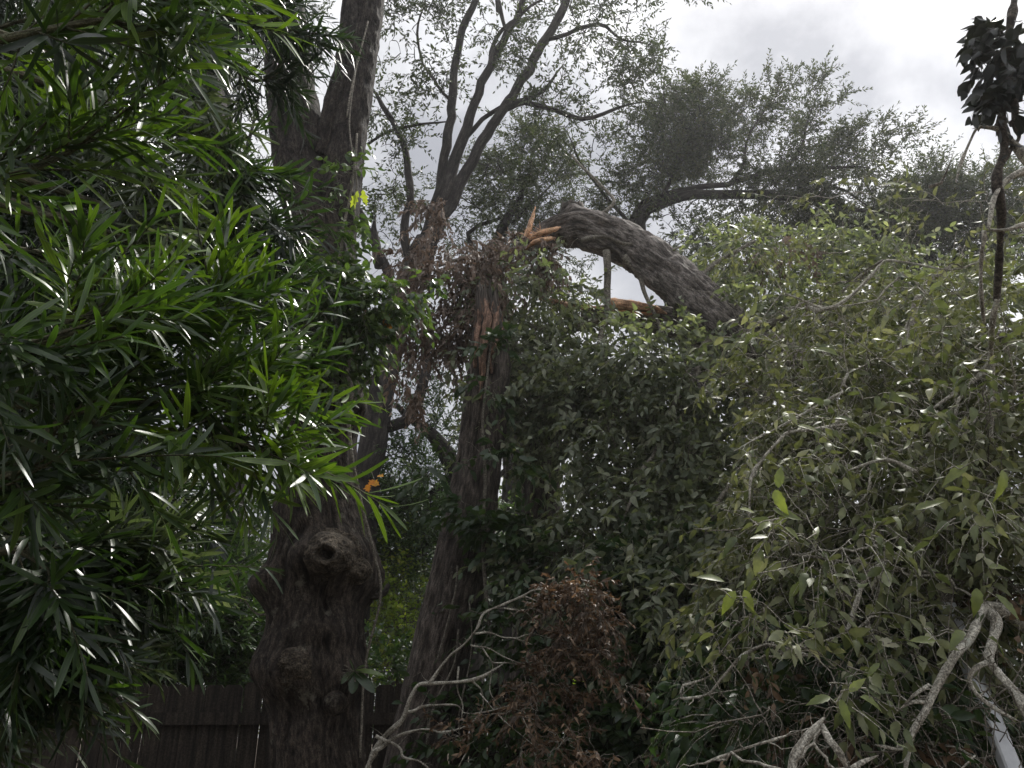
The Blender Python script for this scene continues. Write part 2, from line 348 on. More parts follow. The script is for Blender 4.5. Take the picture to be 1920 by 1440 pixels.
UP = np.array([0, 0, 1.])
def sprays(gl, gt, base, dirn, Ls, nl, ln, wd, outline, spread=.9, droop=.25, fold=.18, curl=.3, twig_r=.004, normal_up=.8, clr=None, whorl=False, twist=.4, jit=.3, lnvar=.3):
    """N sprays: a curved twig with nl alternate leaves"""
    n = len(base); K = 5; t = np.linspace(0, 1, K)
    dirn = norm(dirn)
    side = norm(np.cross(dirn, UP) + rng.normal(0, .2, (n, 3)))
    bend = rng.normal(0, .18, (n, 1)) * side - UP * (droop * (.4 + rng.random((n, 1)))) 
    pts = base[:, None] + dirn[:, None] * (t[None, :, None] * Ls[:, None, None]) + bend[:, None] * (t[None, :, None] ** 2 * Ls[:, None, None])
    if gt is not None: tubes(gt, pts, twig_r * (1 - .75 * t)[None] * (.7 + .6 * rng.random((n, 1))), 3)
    u = np.linspace(.18, 1, nl)[None] + rng.normal(0, .03, (n, nl)); u = np.clip(u, .05, 1)
    P = base[:, None] + dirn[:, None] * (u * Ls[:, None])[..., None] + bend[:, None] * (u ** 2 * Ls[:, None])[..., None]
    tang = norm(dirn[:, None] + 2 * bend[:, None] * u[..., None])
    s2 = norm(np.cross(tang, UP[None, None] + .01)); up2 = np.cross(s2, tang)
    sgn = np.where(np.arange(nl) % 2 == 0, 1., -1.)[None] * np.ones((n, 1))
    ph = sgn * 1.45 + rng.normal(0, .45, (n, nl)) if not whorl else np.arange(nl)[None] * 2.4 + rng.random((n, 1)) * 6 + rng.normal(0, .3, (n, nl))
    sp = spread * (1 - .55 * u ** 3) + rng.normal(0, .12, (n, nl))
    out_ = s2 * np.sin(ph)[..., None] + up2 * np.cos(ph)[..., None]
    ax = norm(tang * np.cos(sp)[..., None] + out_ * np.sin(sp)[..., None] + rng.normal(0, jit * .5, (n, nl, 3)) - UP * droop * .5)
    nr = normal_up * UP + (1 - normal_up) * out_ * (-1 if whorl else 1) + rng.normal(0, jit, (n, nl, 3)) 
    if whorl: nr = norm(.6 * tang + .4 * UP + rng.normal(0, jit, (n, nl, 3)))
    sc = (1 - lnvar * rng.random((n, nl))) * (.75 + .25 * np.sin(math.pi * np.clip(u, 0, 1)))
    l_ = (ln if np.isscalar(ln) else np.asarray(ln)[:, None]) * sc
    w_ = l_ * wd * (.85 + .3 * rng.random((n, nl)))
    rr = rng.random((n, nl)) * .6 + .4 * rng.random((n, 1)) if clr is None else np.clip(clr[:, None] + rng.normal(0, .12, (n, nl)), 0, 1)
    leaves(gl, P.reshape(-1, 3), ax.reshape(-1, 3), nr.reshape(-1, 3), l_.ravel(), w_.ravel(), outline, fold, curl, rr.ravel(), twist)

def blob_points(blobs, clump=.35):
    """(px,py,Y,rx_px,ry_px,rY_m,n) -> points, outward dirs ; points bunch in clumps"""
    PP = []; DD = []
    for px, py, Y, rx, ry, rY, n in blobs:
        c, s = at(px, py, Y)
        nc = max(2, n // 9); cc = rng.normal(0, 1, (nc, 3)); cc = norm(cc) * (rng.random((nc, 1)) ** .45)
        j = rng.integers(0, nc, n); p = cc[j] + rng.normal(0, clump * .55, (n, 3))
        R3 = np.array([rx * s, rY, ry * s])
        PP.append(c + p * R3); DD.append(norm(p * np.array([1, 1, 1])) * .8 + rng.normal(0, .55, (n, 3)))
    return np.concatenate(PP), np.concatenate(DD)

def connect(gt, skel, targets, rmax=.03, rmin=.004, sag=.1, K=6, sides=4, taper_len=2.5):
    """grow thin boughs from the nearest point of the skeleton to each target"""
    nodes = [np.asarray(skel)]; cur = np.asarray(skel)
    d0 = np.min(np.linalg.norm(targets[:, None] - cur[None, ::max(1, len(cur) // 200)], axis=-1), axis=1)
    order = np.argsort(d0)
    buf = np.zeros((len(cur) + len(targets) * (K - 1), 3)); buf[:len(cur)] = cur; m = len(cur)
    pts = []; rad = []
    for i in order:
        T = targets[i]; d = np.linalg.norm(buf[:m] - T, axis=1); j = int(np.argmin(d)); A = buf[j]; dist = d[j]
        t = np.linspace(0, 1, K)[:, None]
        mid = np.sin(t * math.pi) * (rng.normal(0, .12, 3) * dist + UP * sag * dist)
        p = A + (T - A) * t + mid + rng.normal(0, .02 * dist + .002, (K, 3)) * np.sin(t * math.pi)
        pts.append(p); r0 = min(rmax, rmin + dist * rmax / taper_len); rad.append(np.linspace(r0, max(rmin * .6, r0 * .3), K))
        buf[m:m + K - 1] = p[1:]; m += K - 1
    tubes(gt, np.array(pts), np.array(rad), sides)

def tree_group(name, base, label, cat, limbs, blobs, leafmat, barkmat, twigmat=None, leaf=dict(), spray_len=.5, nl=12, trunk_names=None, crown_name='crown', group=None, step=.15, sides=12, bark=.0, con=dict(), clump=.35, dirbias=(0, 0, .2), wob=.0, targets_frac=.5, extra_skel=None):
    th = thing(name, base, label, cat, group)
    sk = []
    for i, tr in enumerate(limbs):
        P, r = trace(tr); r[-1] *= .35 if i else 1; g = Geo(); P2, r2 = limb(g, P, r, step, sides, bark, wob=wob); sk.append(P2)
        g.build((trunk_names[i] if trunk_names and i < len(trunk_names) else 'branch'), barkmat, th)
    sk = np.concatenate(sk) if sk else np.asarray(extra_skel)
    pts, dr = blob_points(blobs, clump)
    gl, gt = Geo(), Geo()
    k = rng.random(len(pts)) < targets_frac
    # all sprays start near a connected target
    connect(gt, sk, pts[k], **con)
    dr = dr + np.asarray(dirbias)
    Ls = spray_len * (.6 + .8 * rng.random(len(pts)))
    sprays(gl, gt, pts, dr, Ls, nl, **leaf)
    cr = gl.build(crown_name, leafmat, th)
    gt.build('twigs', twigmat or barkmat, cr)
    return th, sk

# ================================================================== ground
g = Geo(); n = 60
xs = np.sign(np.linspace(-1, 1, n)) * np.abs(np.linspace(-1, 1, n)) ** 2.2 * 70
X, Y_ = np.meshgrid(xs, xs + 6); Z = .05 * vnoise(np.stack([X * .4, Y_ * .4, X * 0], -1))
idx = np.arange(n * n).reshape(n, n)
g.add(np.stack([X, Y_, Z], -1).reshape(-1, 3), np.stack([idx[:-1, :-1], idx[:-1, 1:], idx[1:, 1:], idx[1:, :-1]], -1).reshape(-1, 4))
o = g.build('ground', M['soil']); o['kind'] = 'structure'

# ================================================================== fence
def box(g, c, s, rot=0):
    v = np.array([[x, y, z] for x in (-.5, .5) for y in (-.5, .5) for z in (-.5, .5)]) * np.array(s)
    cr_, sr = math.cos(rot), math.sin(rot); v = np.stack([v[:, 0] * cr_ - v[:, 1] * sr, v[:, 0] * sr + v[:, 1] * cr_, v[:, 2]], -1) + np.array(c)
    g.add(v, np.array([[0, 1, 3, 2], [4, 6, 7, 5], [0, 4, 5, 1], [2, 3, 7, 6], [0, 2, 6, 4], [1, 5, 7, 3]]))
FA = np.array([-7.5, 6.3, 0]); FB = np.array([9.0, 7.3, 0])
fd = (FB - FA); flen = np.linalg.norm(fd); fd /= flen; frot = math.atan2(fd[1], fd[0]); fn = np.array([-fd[1], fd[0], 0])
fence = thing('wooden_fence', tuple((FA + FB) / 2), 'dark weathered board fence with narrow light gaps behind the big knobby trunk', 'fence')
g = Geo(); s = 0; i = 0
while s < flen:
    wd = .135 + .01 * rng.random(); h = 1.80 + .025 * rng.random()
    p = FA + fd * (s + wd / 2) + fn * (.004 * rng.random()) + np.array([0, 0, h / 2 + .04])
    gap = .003 + .010 * rng.random() ** 2
    # dog-eared board: box + chamfered top
    hw = wd / 2; c = .025
    prof = [(-hw, -h / 2), (hw, -h / 2), (hw, h / 2 - c), (hw - c, h / 2), (-hw + c, h / 2), (-hw, h / 2 - c)]
    tilt = rng.normal(0, .003)
    vv = []
    for yy in (-.009, .009):
        for a_, b_ in prof: vv.append(p + fd * (a_ + tilt * b_) + fn * yy + np.array([0, 0, b_]))
    vv = np.array(vv); nn_ = 6
    q = [[k, (k + 1) % 6, (k + 1) % 6 + 6, k + 6] for k in range(6)]
    t = [[0, 2, 1], [0, 3, 2], [0, 4, 3], [0, 5, 4], [6, 7, 8], [6, 8, 9], [6, 9, 10], [6, 10, 11]]
    g.add(vv, np.array(q), np.array(t)); s += wd + gap
g.build('boards', M['fence'], fence, smooth=False)
for z in (.35, 1.02, 1.6):
    g = Geo(); box(g, (FA + FB) / 2 - fn * .035 + np.array([0, 0, z]), (flen, .038, .088), frot); g.build('rail', M['fence'], fence, smooth=False)
s = .9
while s < flen:
    g = Geo(); box(g, FA + fd * s - fn * .10 + np.array([0, 0, .93]), (.09, .088, 1.86), frot); g.build('post', M['fence'], fence, smooth=False); s += 2.4

# ================================================================== far vegetation
def bushes(name, label, cat, blobs, leafmat, leaf, spray_len, nl, base, group=None, stems=3, con=None, clump=.4, frac=.35, crown='foliage'):
    th = thing(name, base, label, cat, group)
    b = np.array(base, float); sk = []
    gs = Geo()
    for i in range(stems):
        bl = blobs[i % len(blobs)]; c, _ = at(bl[0], bl[1], bl[2]); P = np.linspace(0, 1, 6)[:, None] * (c - b) + b
        P[1:-1] += rng.normal(0, .05, (4, 3)); P[0] += np.array([rng.normal(0, .12), rng.normal(0, .1), 0])
        r = np.linspace(.05, .015, 6); P2, _r = limb(gs, P, r, .12, 7); sk.append(P2)
    gs.build('stem', M['twig_dark'], th)
    sk = np.concatenate(sk); pts, dr = blob_points(blobs, clump); gl, gt = Geo(), Geo()
    k = rng.random(len(pts)) < frac; connect(gt, sk, pts[k], **(con or dict(rmax=.02, rmin=.004, K=5, sides=3)))
    sprays(gl, gt, pts, dr + np.array([0, 0, .3]), spray_len * (.6 + .8 * rng.random(len(pts))), nl, **leaf)
    f = gl.build(crown, leafmat, th); gt.build('twigs', M['twig_dark'], f)
    return th
lf_far = dict(ln=.13, wd=.26, outline=DIAM, twig_r=.006, jit=.5, droop=.2)
# distant treeline: closes the horizon under the white sky
far = [('broad dark distant tree glimpsed low behind the needle-leaved branches', -30, 260, 1060, 330, 150),
       ('distant dusky tree seen low between the two leaning trunks', -7, 800, 1080, 210, 150),
       ('distant shaded tree behind the rust-brown dead leaves', 3, 1150, 1120, 260, 170),
       ('distant dim tree low behind the right-hand grey branches', 16, 1700, 1050, 340, 200)]
for lb, bx, px, py, rx, ry in far:
    c, s_ = at(px, py, 26)
    bushes('distant_tree', lb, 'tree', [(px, py, 26, rx, ry, 2.5, 900), (px + rx * .5, py + 90, 25, rx * .8, ry * .7, 2, 500), (px - rx * .4, py + 110, 25, rx * .7, ry * .7, 2, 400)],
           M['oak_far'], dict(ln=.26, wd=.3, outline=DIAM, twig_r=.01, jit=.5, droop=.2), .9, 9, (c[0], 26, 0), group='distant trees beyond the fence', stems=3, con=dict(rmax=.1, rmin=.015, K=5, sides=4), crown='crown')

lf_h = dict(ln=.115, wd=.13, outline=LANCE_S, twig_r=.004, jit=.35, droop=.15, spread=.8)
for lb, px, py, rx, ry, Y, nn_, mt in [
    ('dark green narrow-leaved hedge shrub over the fence left of the knobby trunk', 330, 1180, 170, 110, 8.2, 620, 'hedge'),
    ('taller dusky shrub at the left edge of the knobby trunk', 440, 1100, 90, 130, 8.8, 420, 'hedge'),
    ('low shadowy shrub behind the fence at the far left', 120, 1200, 170, 140, 8.6, 520, 'hedge')]:
    c, _ = at(px, 1300, Y)
    bushes('hedge_shrub', lb, 'shrub', [(px, py, Y, rx, ry, .8, nn_), (px, py + 110, Y, rx * .9, ry * .6, .6, nn_ // 2)], M[mt], lf_h, .3, 12, (c[0], Y, 0), group='shrubs growing behind the fence')
lf_s = dict(ln=.09, wd=.27, outline=OVAL, twig_r=.003, jit=.45, droop=.2, spread=.9)
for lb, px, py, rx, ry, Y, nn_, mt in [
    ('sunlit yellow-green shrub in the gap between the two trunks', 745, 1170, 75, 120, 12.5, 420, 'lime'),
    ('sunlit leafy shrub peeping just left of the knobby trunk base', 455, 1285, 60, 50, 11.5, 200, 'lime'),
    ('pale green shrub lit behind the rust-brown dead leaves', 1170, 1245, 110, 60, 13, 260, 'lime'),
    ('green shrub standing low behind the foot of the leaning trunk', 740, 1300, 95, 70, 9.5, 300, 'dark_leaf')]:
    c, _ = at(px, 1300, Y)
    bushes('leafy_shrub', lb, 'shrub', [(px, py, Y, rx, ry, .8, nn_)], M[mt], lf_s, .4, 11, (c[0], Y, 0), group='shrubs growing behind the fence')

# ================================================================== background oaks
lf_oak = dict(ln=.085, wd=.17, outline=DIAM, twig_r=.004, jit=.5, droop=.1, spread=.9)
# tall open-crowned tree
limbs = [
 [(640,1330,12,95),(672,1000,12,80),(692,860,12,62),(712,740,12,56),(735,640,12,52),(748,570,12,50),(775,500,12,52),(800,455,12,54)],
 [(790,475,12,44),(815,390,12,30),(832,310,12,26),(845,220,12,24),(852,140,12,22),(862,70,12,20),(888,0,12,18),(905,-80,12,14)],
 [(800,455,12,50),(830,370,12,38),(862,280,12,30),(890,190,12,24),(925,110,12,22),(965,40,12,18),(985,-20,12,14),(1010,-120,12,10)],
 [(795,470,12,48),(830,410,12,36),(885,300,12,30),(935,220,12,26),(975,150,12,26),(1025,70,12,24),(1060,0,12,22),(1090,-90,12,16)],
 [(780,520,12,20),(762,460,12,22),(765,380,12,20),(768,310,12,18),(745,245,12,15),(715,195,12,13),(690,160,12,12)],
 [(872,260,12,12),(905,225,12,12),(945,200,12,10),(1010,175,12,9),(1060,120,12,8)],
 [(930,212,12,16),(985,195,12,15),(1040,205,12,12),(1090,225,12,11),(1130,215,12,9),(1160,200,12,7),(1210,190,12,5)],
 [(918,128,12,12),(930,70,12,9),(985,20,12,8),(1020,-10,12,6)],
 [(1020,75,12,12),(1065,65,12,10),(1120,45,12,9),(1165,75,12,6),(1220,85,12,4)],
 [(848,190,12,10),(820,160,12,7),(795,120,12,6),(785,60,12,5),(800,0,12,5)],
 [(748,560,12,26),(720,500,12,24),(700,450,12,22),(680,410,12,20),(668,380,12,18)],
 [(712,500,12,28),(704,450,12,22),(702,400,12,12)],
 [(700,800,12,30),(760,790,12,32),(790,720,12,28),(800,650,12,22),(790,560,12,16)],
 [(690,270,12,7),(730,245,12,7),(790,232,12,6),(850,228,12,5)],
 [(935,20,12,14),(928,-30,12,10)],[(948,55,12,8),(935,10,12,12),(922,-40,12,14)],
]
blobs = [(760,60,12,70,60,1.0,50),(720,20,12,40,60,1.0,26),(850,40,12,50,70,1.2,42),(800,140,12,55,45,1,36),(930,20,12,60,60,1.2,40),(880,100,12,60,60,1,30),
 (1010,10,12,60,50,1.2,44),(1090,25,12,80,60,1.2,80),(1180,45,12,80,50,1.2,60),(1270,5,12,60,25,1,22),(1110,80,12,60,30,1,50),
 (980,130,12,50,40,1,22),(1060,180,12,60,40,1,55),(1150,180,12,60,35,1,60),(1215,150,12,70,40,1,60),(1240,165,12,40,35,.8,30),
 (1030,230,12,60,30,1,36),(750,190,12,50,30,.8,46),(720,230,12,40,40,.8,20),(730,330,12,40,40,.8,26),(940,170,12,60,60,1,30),(860,170,12,60,60,1,26),
 (750,370,12,40,40,.8,34),(900,330,12,50,50,1,20),(780,260,12,50,60,.8,20),(860,-60,12,200,60,1.5,90),(1080,-80,12,220,60,1.5,120)]
limbs = [[(a_[0], a_[1], a_[2], a_[3] * (.68 if i_ else .85)) for a_ in l_] for i_, l_ in enumerate(limbs)]
t1, sk1 = tree_group('oak_tree', (at(640,1330,12)[0][0], 12, 0), 'tall open-crowned tree with three dark limbs fanning up against the clouds', 'tree', limbs, blobs, M['oak'], M['bark_far'],
   leaf=dict(lf_oak, ln=.12, wd=.2), spray_len=.5, nl=12, trunk_names=['trunk'], group='oaks behind the fence', step=.2, sides=12, bark=.012, con=dict(rmax=.04, rmin=.006, K=7, sides=4), wob=.05, dirbias=(.1, 0, -.1))

def oak(label, base_px, Y, limbs, blobs, m='oak_far', sl=.5, nl=15, ln=.115):
    blobs = [(*b_[:6], int(b_[6] * 1.5)) for b_ in blobs]; limbs = [[(a_[0], a_[1], a_[2], a_[3] * (.72 if i_ or j_ > 3 else 1)) for j_, a_ in enumerate(l_)] for i_, l_ in enumerate(limbs)]
    b, _ = at(base_px, 1250, Y)
    return tree_group('oak_tree', (b[0], Y, 0), label, 'tree', limbs, blobs, M[m], M['bark_far'], leaf=dict(lf_oak, ln=ln), spray_len=sl, nl=nl, trunk_names=['trunk'], group='oaks behind the fence', step=.25, sides=10, con=dict(rmax=.05, rmin=.006, K=6, sides=4), wob=.05, clump=.30)
oak('rounded olive tree crown just right of the three fanning limbs', 960, 15,
   [[(960,1340,15,60),(965,1000,15,50),(960,700,15,40),(930,480,15,26),(975,370,15,16),(1000,300,15,10)],[(945,560,15,16),(880,440,15,12),(930,410,15,9),(990,390,15,7)],[(960,420,15,12),(1040,340,15,8)]],
   [(990,300,15,75,45,1.2,230),(940,340,15,60,45,1.2,150),(1030,350,15,50,50,1,110),(960,420,15,90,50,1,150),(870,400,15,60,60,1,70),(1060,290,15,30,40,.8,50),(760,430,15,60,60,.9,60),(1010,470,15,90,60,1,130)])
oak('dense dark crown rising above the arched broken limb', 1240, 14,
   [[(1330,1340,14,80),(1325,1000,14,70),(1310,700,14,60),(1265,560,14,46),(1212,460,14,36),(1200,415,14,30),(1240,380,14,26),(1330,365,14,26),(1450,368,14,24),(1540,378,14,16),(1600,395,14,11),(1680,395,14,6)],
    [(1180,425,14,22),(1215,375,14,18),(1290,355,14,16),(1360,345,14,15),(1430,325,14,13),(1500,316,14,12),(1570,312,14,9),(1630,315,14,5)],
    [(1370,342,14,10),(1395,310,14,9),(1400,270,14,7),(1420,225,14,5),(1450,195,14,4)],[(1470,320,14,9),(1500,280,14,7),(1515,220,14,5),(1530,190,14,3)],
    [(1230,385,14,12),(1260,330,14,10),(1280,250,14,7),(1290,210,14,4)],[(1200,440,14,12),(1120,350,14,9),(1080,290,14,6),(1060,240,14,5)],
    [(1500,372,14,12),(1540,350,14,9),(1590,360,14,7),(1640,395,14,4)]],
   [(1270,250,14,55,60,1.2,300),(1310,230,14,50,50,1,230),(1240,300,14,60,45,1,190),(1340,290,14,50,45,1,150),(1200,340,14,60,40,1,90),(1180,250,14,40,45,1,45),
    (1420,200,14,48,26,1,120),(1380,225,14,40,26,.8,60),(1500,195,14,55,30,1,75),(1540,230,14,30,30,.8,40),(1440,300,14,40,26,.8,70),(1480,345,14,80,26,1,170),(1530,270,14,50,28,.8,55),
    (1600,265,14,40,26,.8,80),(1630,290,14,50,26,.8,80),(1680,290,14,30,26,.8,36),(1560,300,14,50,26,.8,55),(1400,380,14,120,24,1,120),(1500,385,14,60,26,1,130),(1620,400,14,80,35,1,60),(1100,330,14,60,70,1,55),(1150,400,14,60,50,1,70),
    (1290,440,14,110,40,1,90)], sl=.45)
oak('dark spreading tree low on the skyline at far right', 1760, 15,
   [[(1760,1340,15,70),(1760,900,15,60),(1750,560,15,40),(1720,420,15,24),(1700,340,15,14)],[(1750,560,15,30),(1820,440,15,18),(1860,380,15,10)],[(1740,500,15,24),(1640,430,15,14),(1560,410,15,8)]],
   [(1740,360,15,60,36,1,260),(1690,410,15,70,50,1,340),(1820,375,15,60,36,1,260),(1890,360,15,60,50,1,220),(1780,400,15,100,40,1,260),(1600,430,15,100,36,1,260),(1660,480,15,120,40,1,300),(1790,450,15,110,50,1,300),(1880,470,15,90,70,1,200),(1600,450,15,90,40,1,190),(1500,460,15,90,40,1,170),(1380,470,15,90,40,1,130)])
oak('thin pale tree glimpsed in the sky gap between needle leaves at left', 430, 15,
   [[(440,1340,15,50),(440,900,15,34),(432,500,15,26),(428,280,15,20),(425,100,15,16),(430,-100,15,12)],[(432,400,15,12),(470,250,15,9),(500,120,15,6)]],
   [(430,120,15,90,90,1.2,120),(470,270,15,60,70,1.2,50),(520,60,15,80,80,1,60),(330,300,15,100,120,1.2,90),(400,-20,15,160,60,1.2,60),(480,780,15,120,50,1.2,50),(240,500,15,200,200,1.2,120)])
oak('dark dense tree behind the needle leaves at the far left edge', 40, 8,
   [[(40,1340,8,90),(50,1000,8,80),(60,600,8,60),(70,300,8,40),(80,0,8,30)],[(60,700,8,30),(140,600,8,20),(200,520,8,12)],[(60,500,8,30),(-40,350,8,20)]],
   [(60,100,8,150,110,1,150),(60,330,8,150,110,1,190),(120,470,8,150,90,1,200),(60,620,8,150,110,1,220),(120,760,8,140,90,1,180),(40,920,8,150,110,1,200),(100,1050,8,140,90,1,170)], m='dark_leaf', ln=.10)
oak('shadowy tree with drooping small leaves filling the gap right of the knobby trunk', 840, 12.5,
   [[(880,1340,13,60),(870,1000,13,46),(840,860,13,34),(790,800,13,20),(740,760,13,12)],[(850,900,13,20),(800,930,13,14),(720,980,13,9)],[(870,950,13,20),(960,870,13,12),(1030,780,13,8)]],
   [(760,900,13,110,50,1,240),(720,970,13,90,60,1,220),(800,980,13,90,60,1,200),(830,800,13,60,60,1,90),(760,1050,13,100,50,1,160),(1000,1000,13,90,70,1,100),(820,690,13,60,60,1,70),(700,640,13,50,70,.8,80),(1230,1060,13,120,70,1,80)], m='hedge', ln=.11)

# ================================================================== the big knobby trunk
YB = 5.0
big = thing('knobby_tree', tuple(at(598, 1440, YB)[0] * np.array([1, 1, 0])), 'massive dark knobby trunk with burls and knot hole, forking high above the fence', 'tree')
def pt(px, py, Y): return at(px, py, Y)[0]
z0 = at(598, 1440, YB)
tr = [(596,1760,YB,250),(598,1600,YB,205),(598,1440,YB,180),(594,1300,YB,182),(594,1180,YB,185),(600,1080,YB,188),(600,1020,YB,182),(594,950,YB,162),(598,860,YB,142),(604,760,YB,134),(608,660,YB,128),(606,560,YB,118),(606,470,YB,120),(600,420,YB,120)]
P, r = trace(tr); g = Geo()
bm = [(pt(497,1098,4.95), .13, .11), (pt(497,1250,4.85), .10, .15), (pt(540,1262,4.66), .07, .12), (pt(722,1085,4.9), .16, .14), (pt(618,1035,4.62), .07, .15), (pt(562,1050,4.66), .03, .07), (pt(612,1112,4.66), -.10, .09), (pt(560,990,4.66), -.04, .08), (pt(585,1215,4.66), -.04, .08), (pt(545,1330,4.66), -.04, .10), (pt(630,1180,4.66), .03, .08), (pt(640,1390,4.66), -.04, .10),
       (pt(655,1265,4.66), .06, .10), (pt(560,1030,4.66), .05, .10), (pt(680,1020,4.7), .05, .13), (pt(585,1110,4.66), -.06, .13), (pt(680,1130,4.7), -.04, .10), (pt(605,1330,4.6), -.03, .15),
      (pt(650,700,4.8), .07, .14), (pt(660,760,4.9), .08, .12)]
limb(g, P, r * .93, .014, 240, .013, 1.7, bm, knobby=.06)
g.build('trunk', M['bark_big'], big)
lim = [[(598,470,YB,118),(580,400,YB,100),(562,320,YB,98),(555,240,YB,104),(545,160,YB,92),(535,60,YB,86),(520,-60,YB,80),(500,-200,YB,70)],
       [(612,520,YB,110),(628,420,YB,86),(640,340,YB,78),(652,250,YB,74),(665,160,YB,72),(678,60,YB,74),(690,-40,YB,72),(712,-200,YB,66)],
       [(600,760,YB,110),(570,690,5.05,100),(525,610,5.1,90),(488,540,5.2,84),(450,440,5.4,76),(410,300,5.7,66),(380,100,6,56)],
       [(600,300,YB,50),(625,210,4.95,44),(648,120,4.9,40),(660,0,4.9,36)]]
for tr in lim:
    P, r = trace(tr); g = Geo(); limb(g, P, r * .92, .025, 110, .014, 1.4, knobby=.06); g.build('limb', M['bark_silhouette'], big)
def knot(name, px, py, Y, R_, H, hole, m, tilt=(0, -1, 0), lump=.25):
    c_ = pt(px, py, Y); nrm = norm(np.array(tilt, float)); u_ = norm(np.cross(np.array([0, 0, 1.]), nrm)); w_ = np.cross(nrm, u_)
    nr_, na = 44, 90; rho = np.linspace(0, 1.25, nr_); th_ = np.arange(na) * 2 * math.pi / na; g = Geo()
    prof = H * np.sqrt(np.clip(1 - (rho / 1.05) ** 2, 0, 1)) ** 1.1 - np.clip(rho - .95, 0, 1) * .35 * R_ * 2
    if hole: prof = prof + H * .25 * np.exp(-((rho - .42) / .13) ** 2) - (H * 1.3) * np.exp(-(rho / .2) ** 4)
    r2 = rho[:, None] * R_; q_ = np.stack([np.cos(th_)[None] * r2, np.sin(th_)[None] * r2, np.zeros((nr_, na))], -1)
    nz_ = vnoise(q_ * 22 + px) * .6 + vnoise(q_ * 55 + py) * .3 + vnoise(q_ * 120 + 7) * .18
    hh = prof[:, None] + H * lump * nz_ * np.clip(1.3 - rho, 0, 1)[:, None] * np.clip(rho * 5, 0, 1)[:, None]
    rad_ = r2 * (1 + .12 * vnoise(q_ * 12 + 31))
    v = c_ + u_ * (np.cos(th_)[None] * rad_)[..., None] + w_ * (np.sin(th_)[None] * rad_ * .85)[..., None] + nrm * hh[..., None]
    id_ = np.arange(nr_ * na).reshape(nr_, na); qq = np.stack([id_[:-1], id_[1:], np.roll(id_[1:], -1, 1), np.roll(id_[:-1], -1, 1)], -1).reshape(-1, 4)
    g.add(v.reshape(-1, 3), qq, a=np.clip(.6 + .35 * nz_, 0, 1).ravel()); return g.build(name, m, big)
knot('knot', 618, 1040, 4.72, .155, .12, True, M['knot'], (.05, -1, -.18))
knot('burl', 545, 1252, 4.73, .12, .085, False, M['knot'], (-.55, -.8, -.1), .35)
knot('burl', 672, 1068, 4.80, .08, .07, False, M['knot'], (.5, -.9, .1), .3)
knot('burl', 628, 1320, 4.74, .06, .035, False, M['bark_big'], (.1, -1, -.1), .4)
# small broken stub and side twig
g = Geo(); P, r = trace([(665,1120,4.9,18),(715,1115,5.1,13),(728,1098,5.2,9)]); limb(g, P, r, .03, 14, .006); g.build('broken_stub', M['bark_big'], big)
for tr in [[(505,1152,4.9,5),(480,1150,5,4),(455,1120,5,3),(430,1080,5,2)],[(455,1120,5,3),(440,1140,5,2),(380,1150,5,2)],[(670,110,4.8,3),(655,230,4.75,3),(668,330,4.75,3),(664,420,4.75,2)],[(690,40,4.8,3),(660,160,4.7,3),(650,220,4.7,3)]]:
    P, r = trace(tr); g = Geo(); limb(g, P, r, .04, 6); g.build('dead_twig', M['twig_mid'], big)

# ivy-like vine on the upper trunk
vine = thing('climbing_vine', tuple(at(600, 760, 4.75)[0]), 'glossy dark climbing vine clothing the middle of the knobby trunk', 'vine')
g = Geo(); sk = []
for tr in [[(676,1420,4.8,5),(682,1250,4.82,5),(712,1120,4.8,5),(700,1040,4.75,6),(678,940,4.7,7),(664,860,4.62,7),(655,760,4.6,8),(640,660,4.6,8),(620,560,4.6,7),(640,470,4.65,6),(655,380,4.7,5),(670,250,4.7,4)],
           [(650,740,4.6,7),(600,660,4.6,7),(580,590,4.65,6),(590,520,4.65,5)],[(655,760,4.6,9),(668,720,4.55,9),(655,690,4.55,9),(662,640,4.55,8)],[(640,660,4.6,6),(690,600,4.6,5),(730,560,4.6,4),(760,530,4.6,3)],
           [(660,760,4.6,6),(700,700,4.7,4),(735,690,4.8,3)]]:
    P, r = trace(tr); P2, _ = limb(g, P, r, .04, 8, wob=.03); sk.append(P2)
sto = g.build('stem', M['twig_mid'], vine)
pts, dr = blob_points([(615,600,4.6,60,90,.14,190),(600,500,4.6,50,60,.12,60),(665,560,4.6,45,70,.15,110),(650,470,4.65,40,50,.12,40),(715,560,4.6,45,35,.15,60),(640,660,4.6,45,60,.12,55),(690,660,4.7,40,60,.15,26),(645,350,4.7,25,60,.1,16),(640,740,4.6,30,30,.1,8),(760,540,4.6,30,20,.1,14)], .4)
gl, gt = Geo(), Geo(); connect(gt, np.concatenate(sk), pts, rmax=.006, rmin=.002, K=5, sides=3)
sprays(gl, gt, pts, dr + np.array([0, -.5, -.3]), .12 + .14 * rng.random(len(pts)), 6, ln=.085, wd=.25, outline=OVAL, droop=.5, jit=.45, twig_r=.002, curl=.3)
f = gl.build('leaves', M['vine'], vine); gt.build('twigs', M['twig_mid'], f)

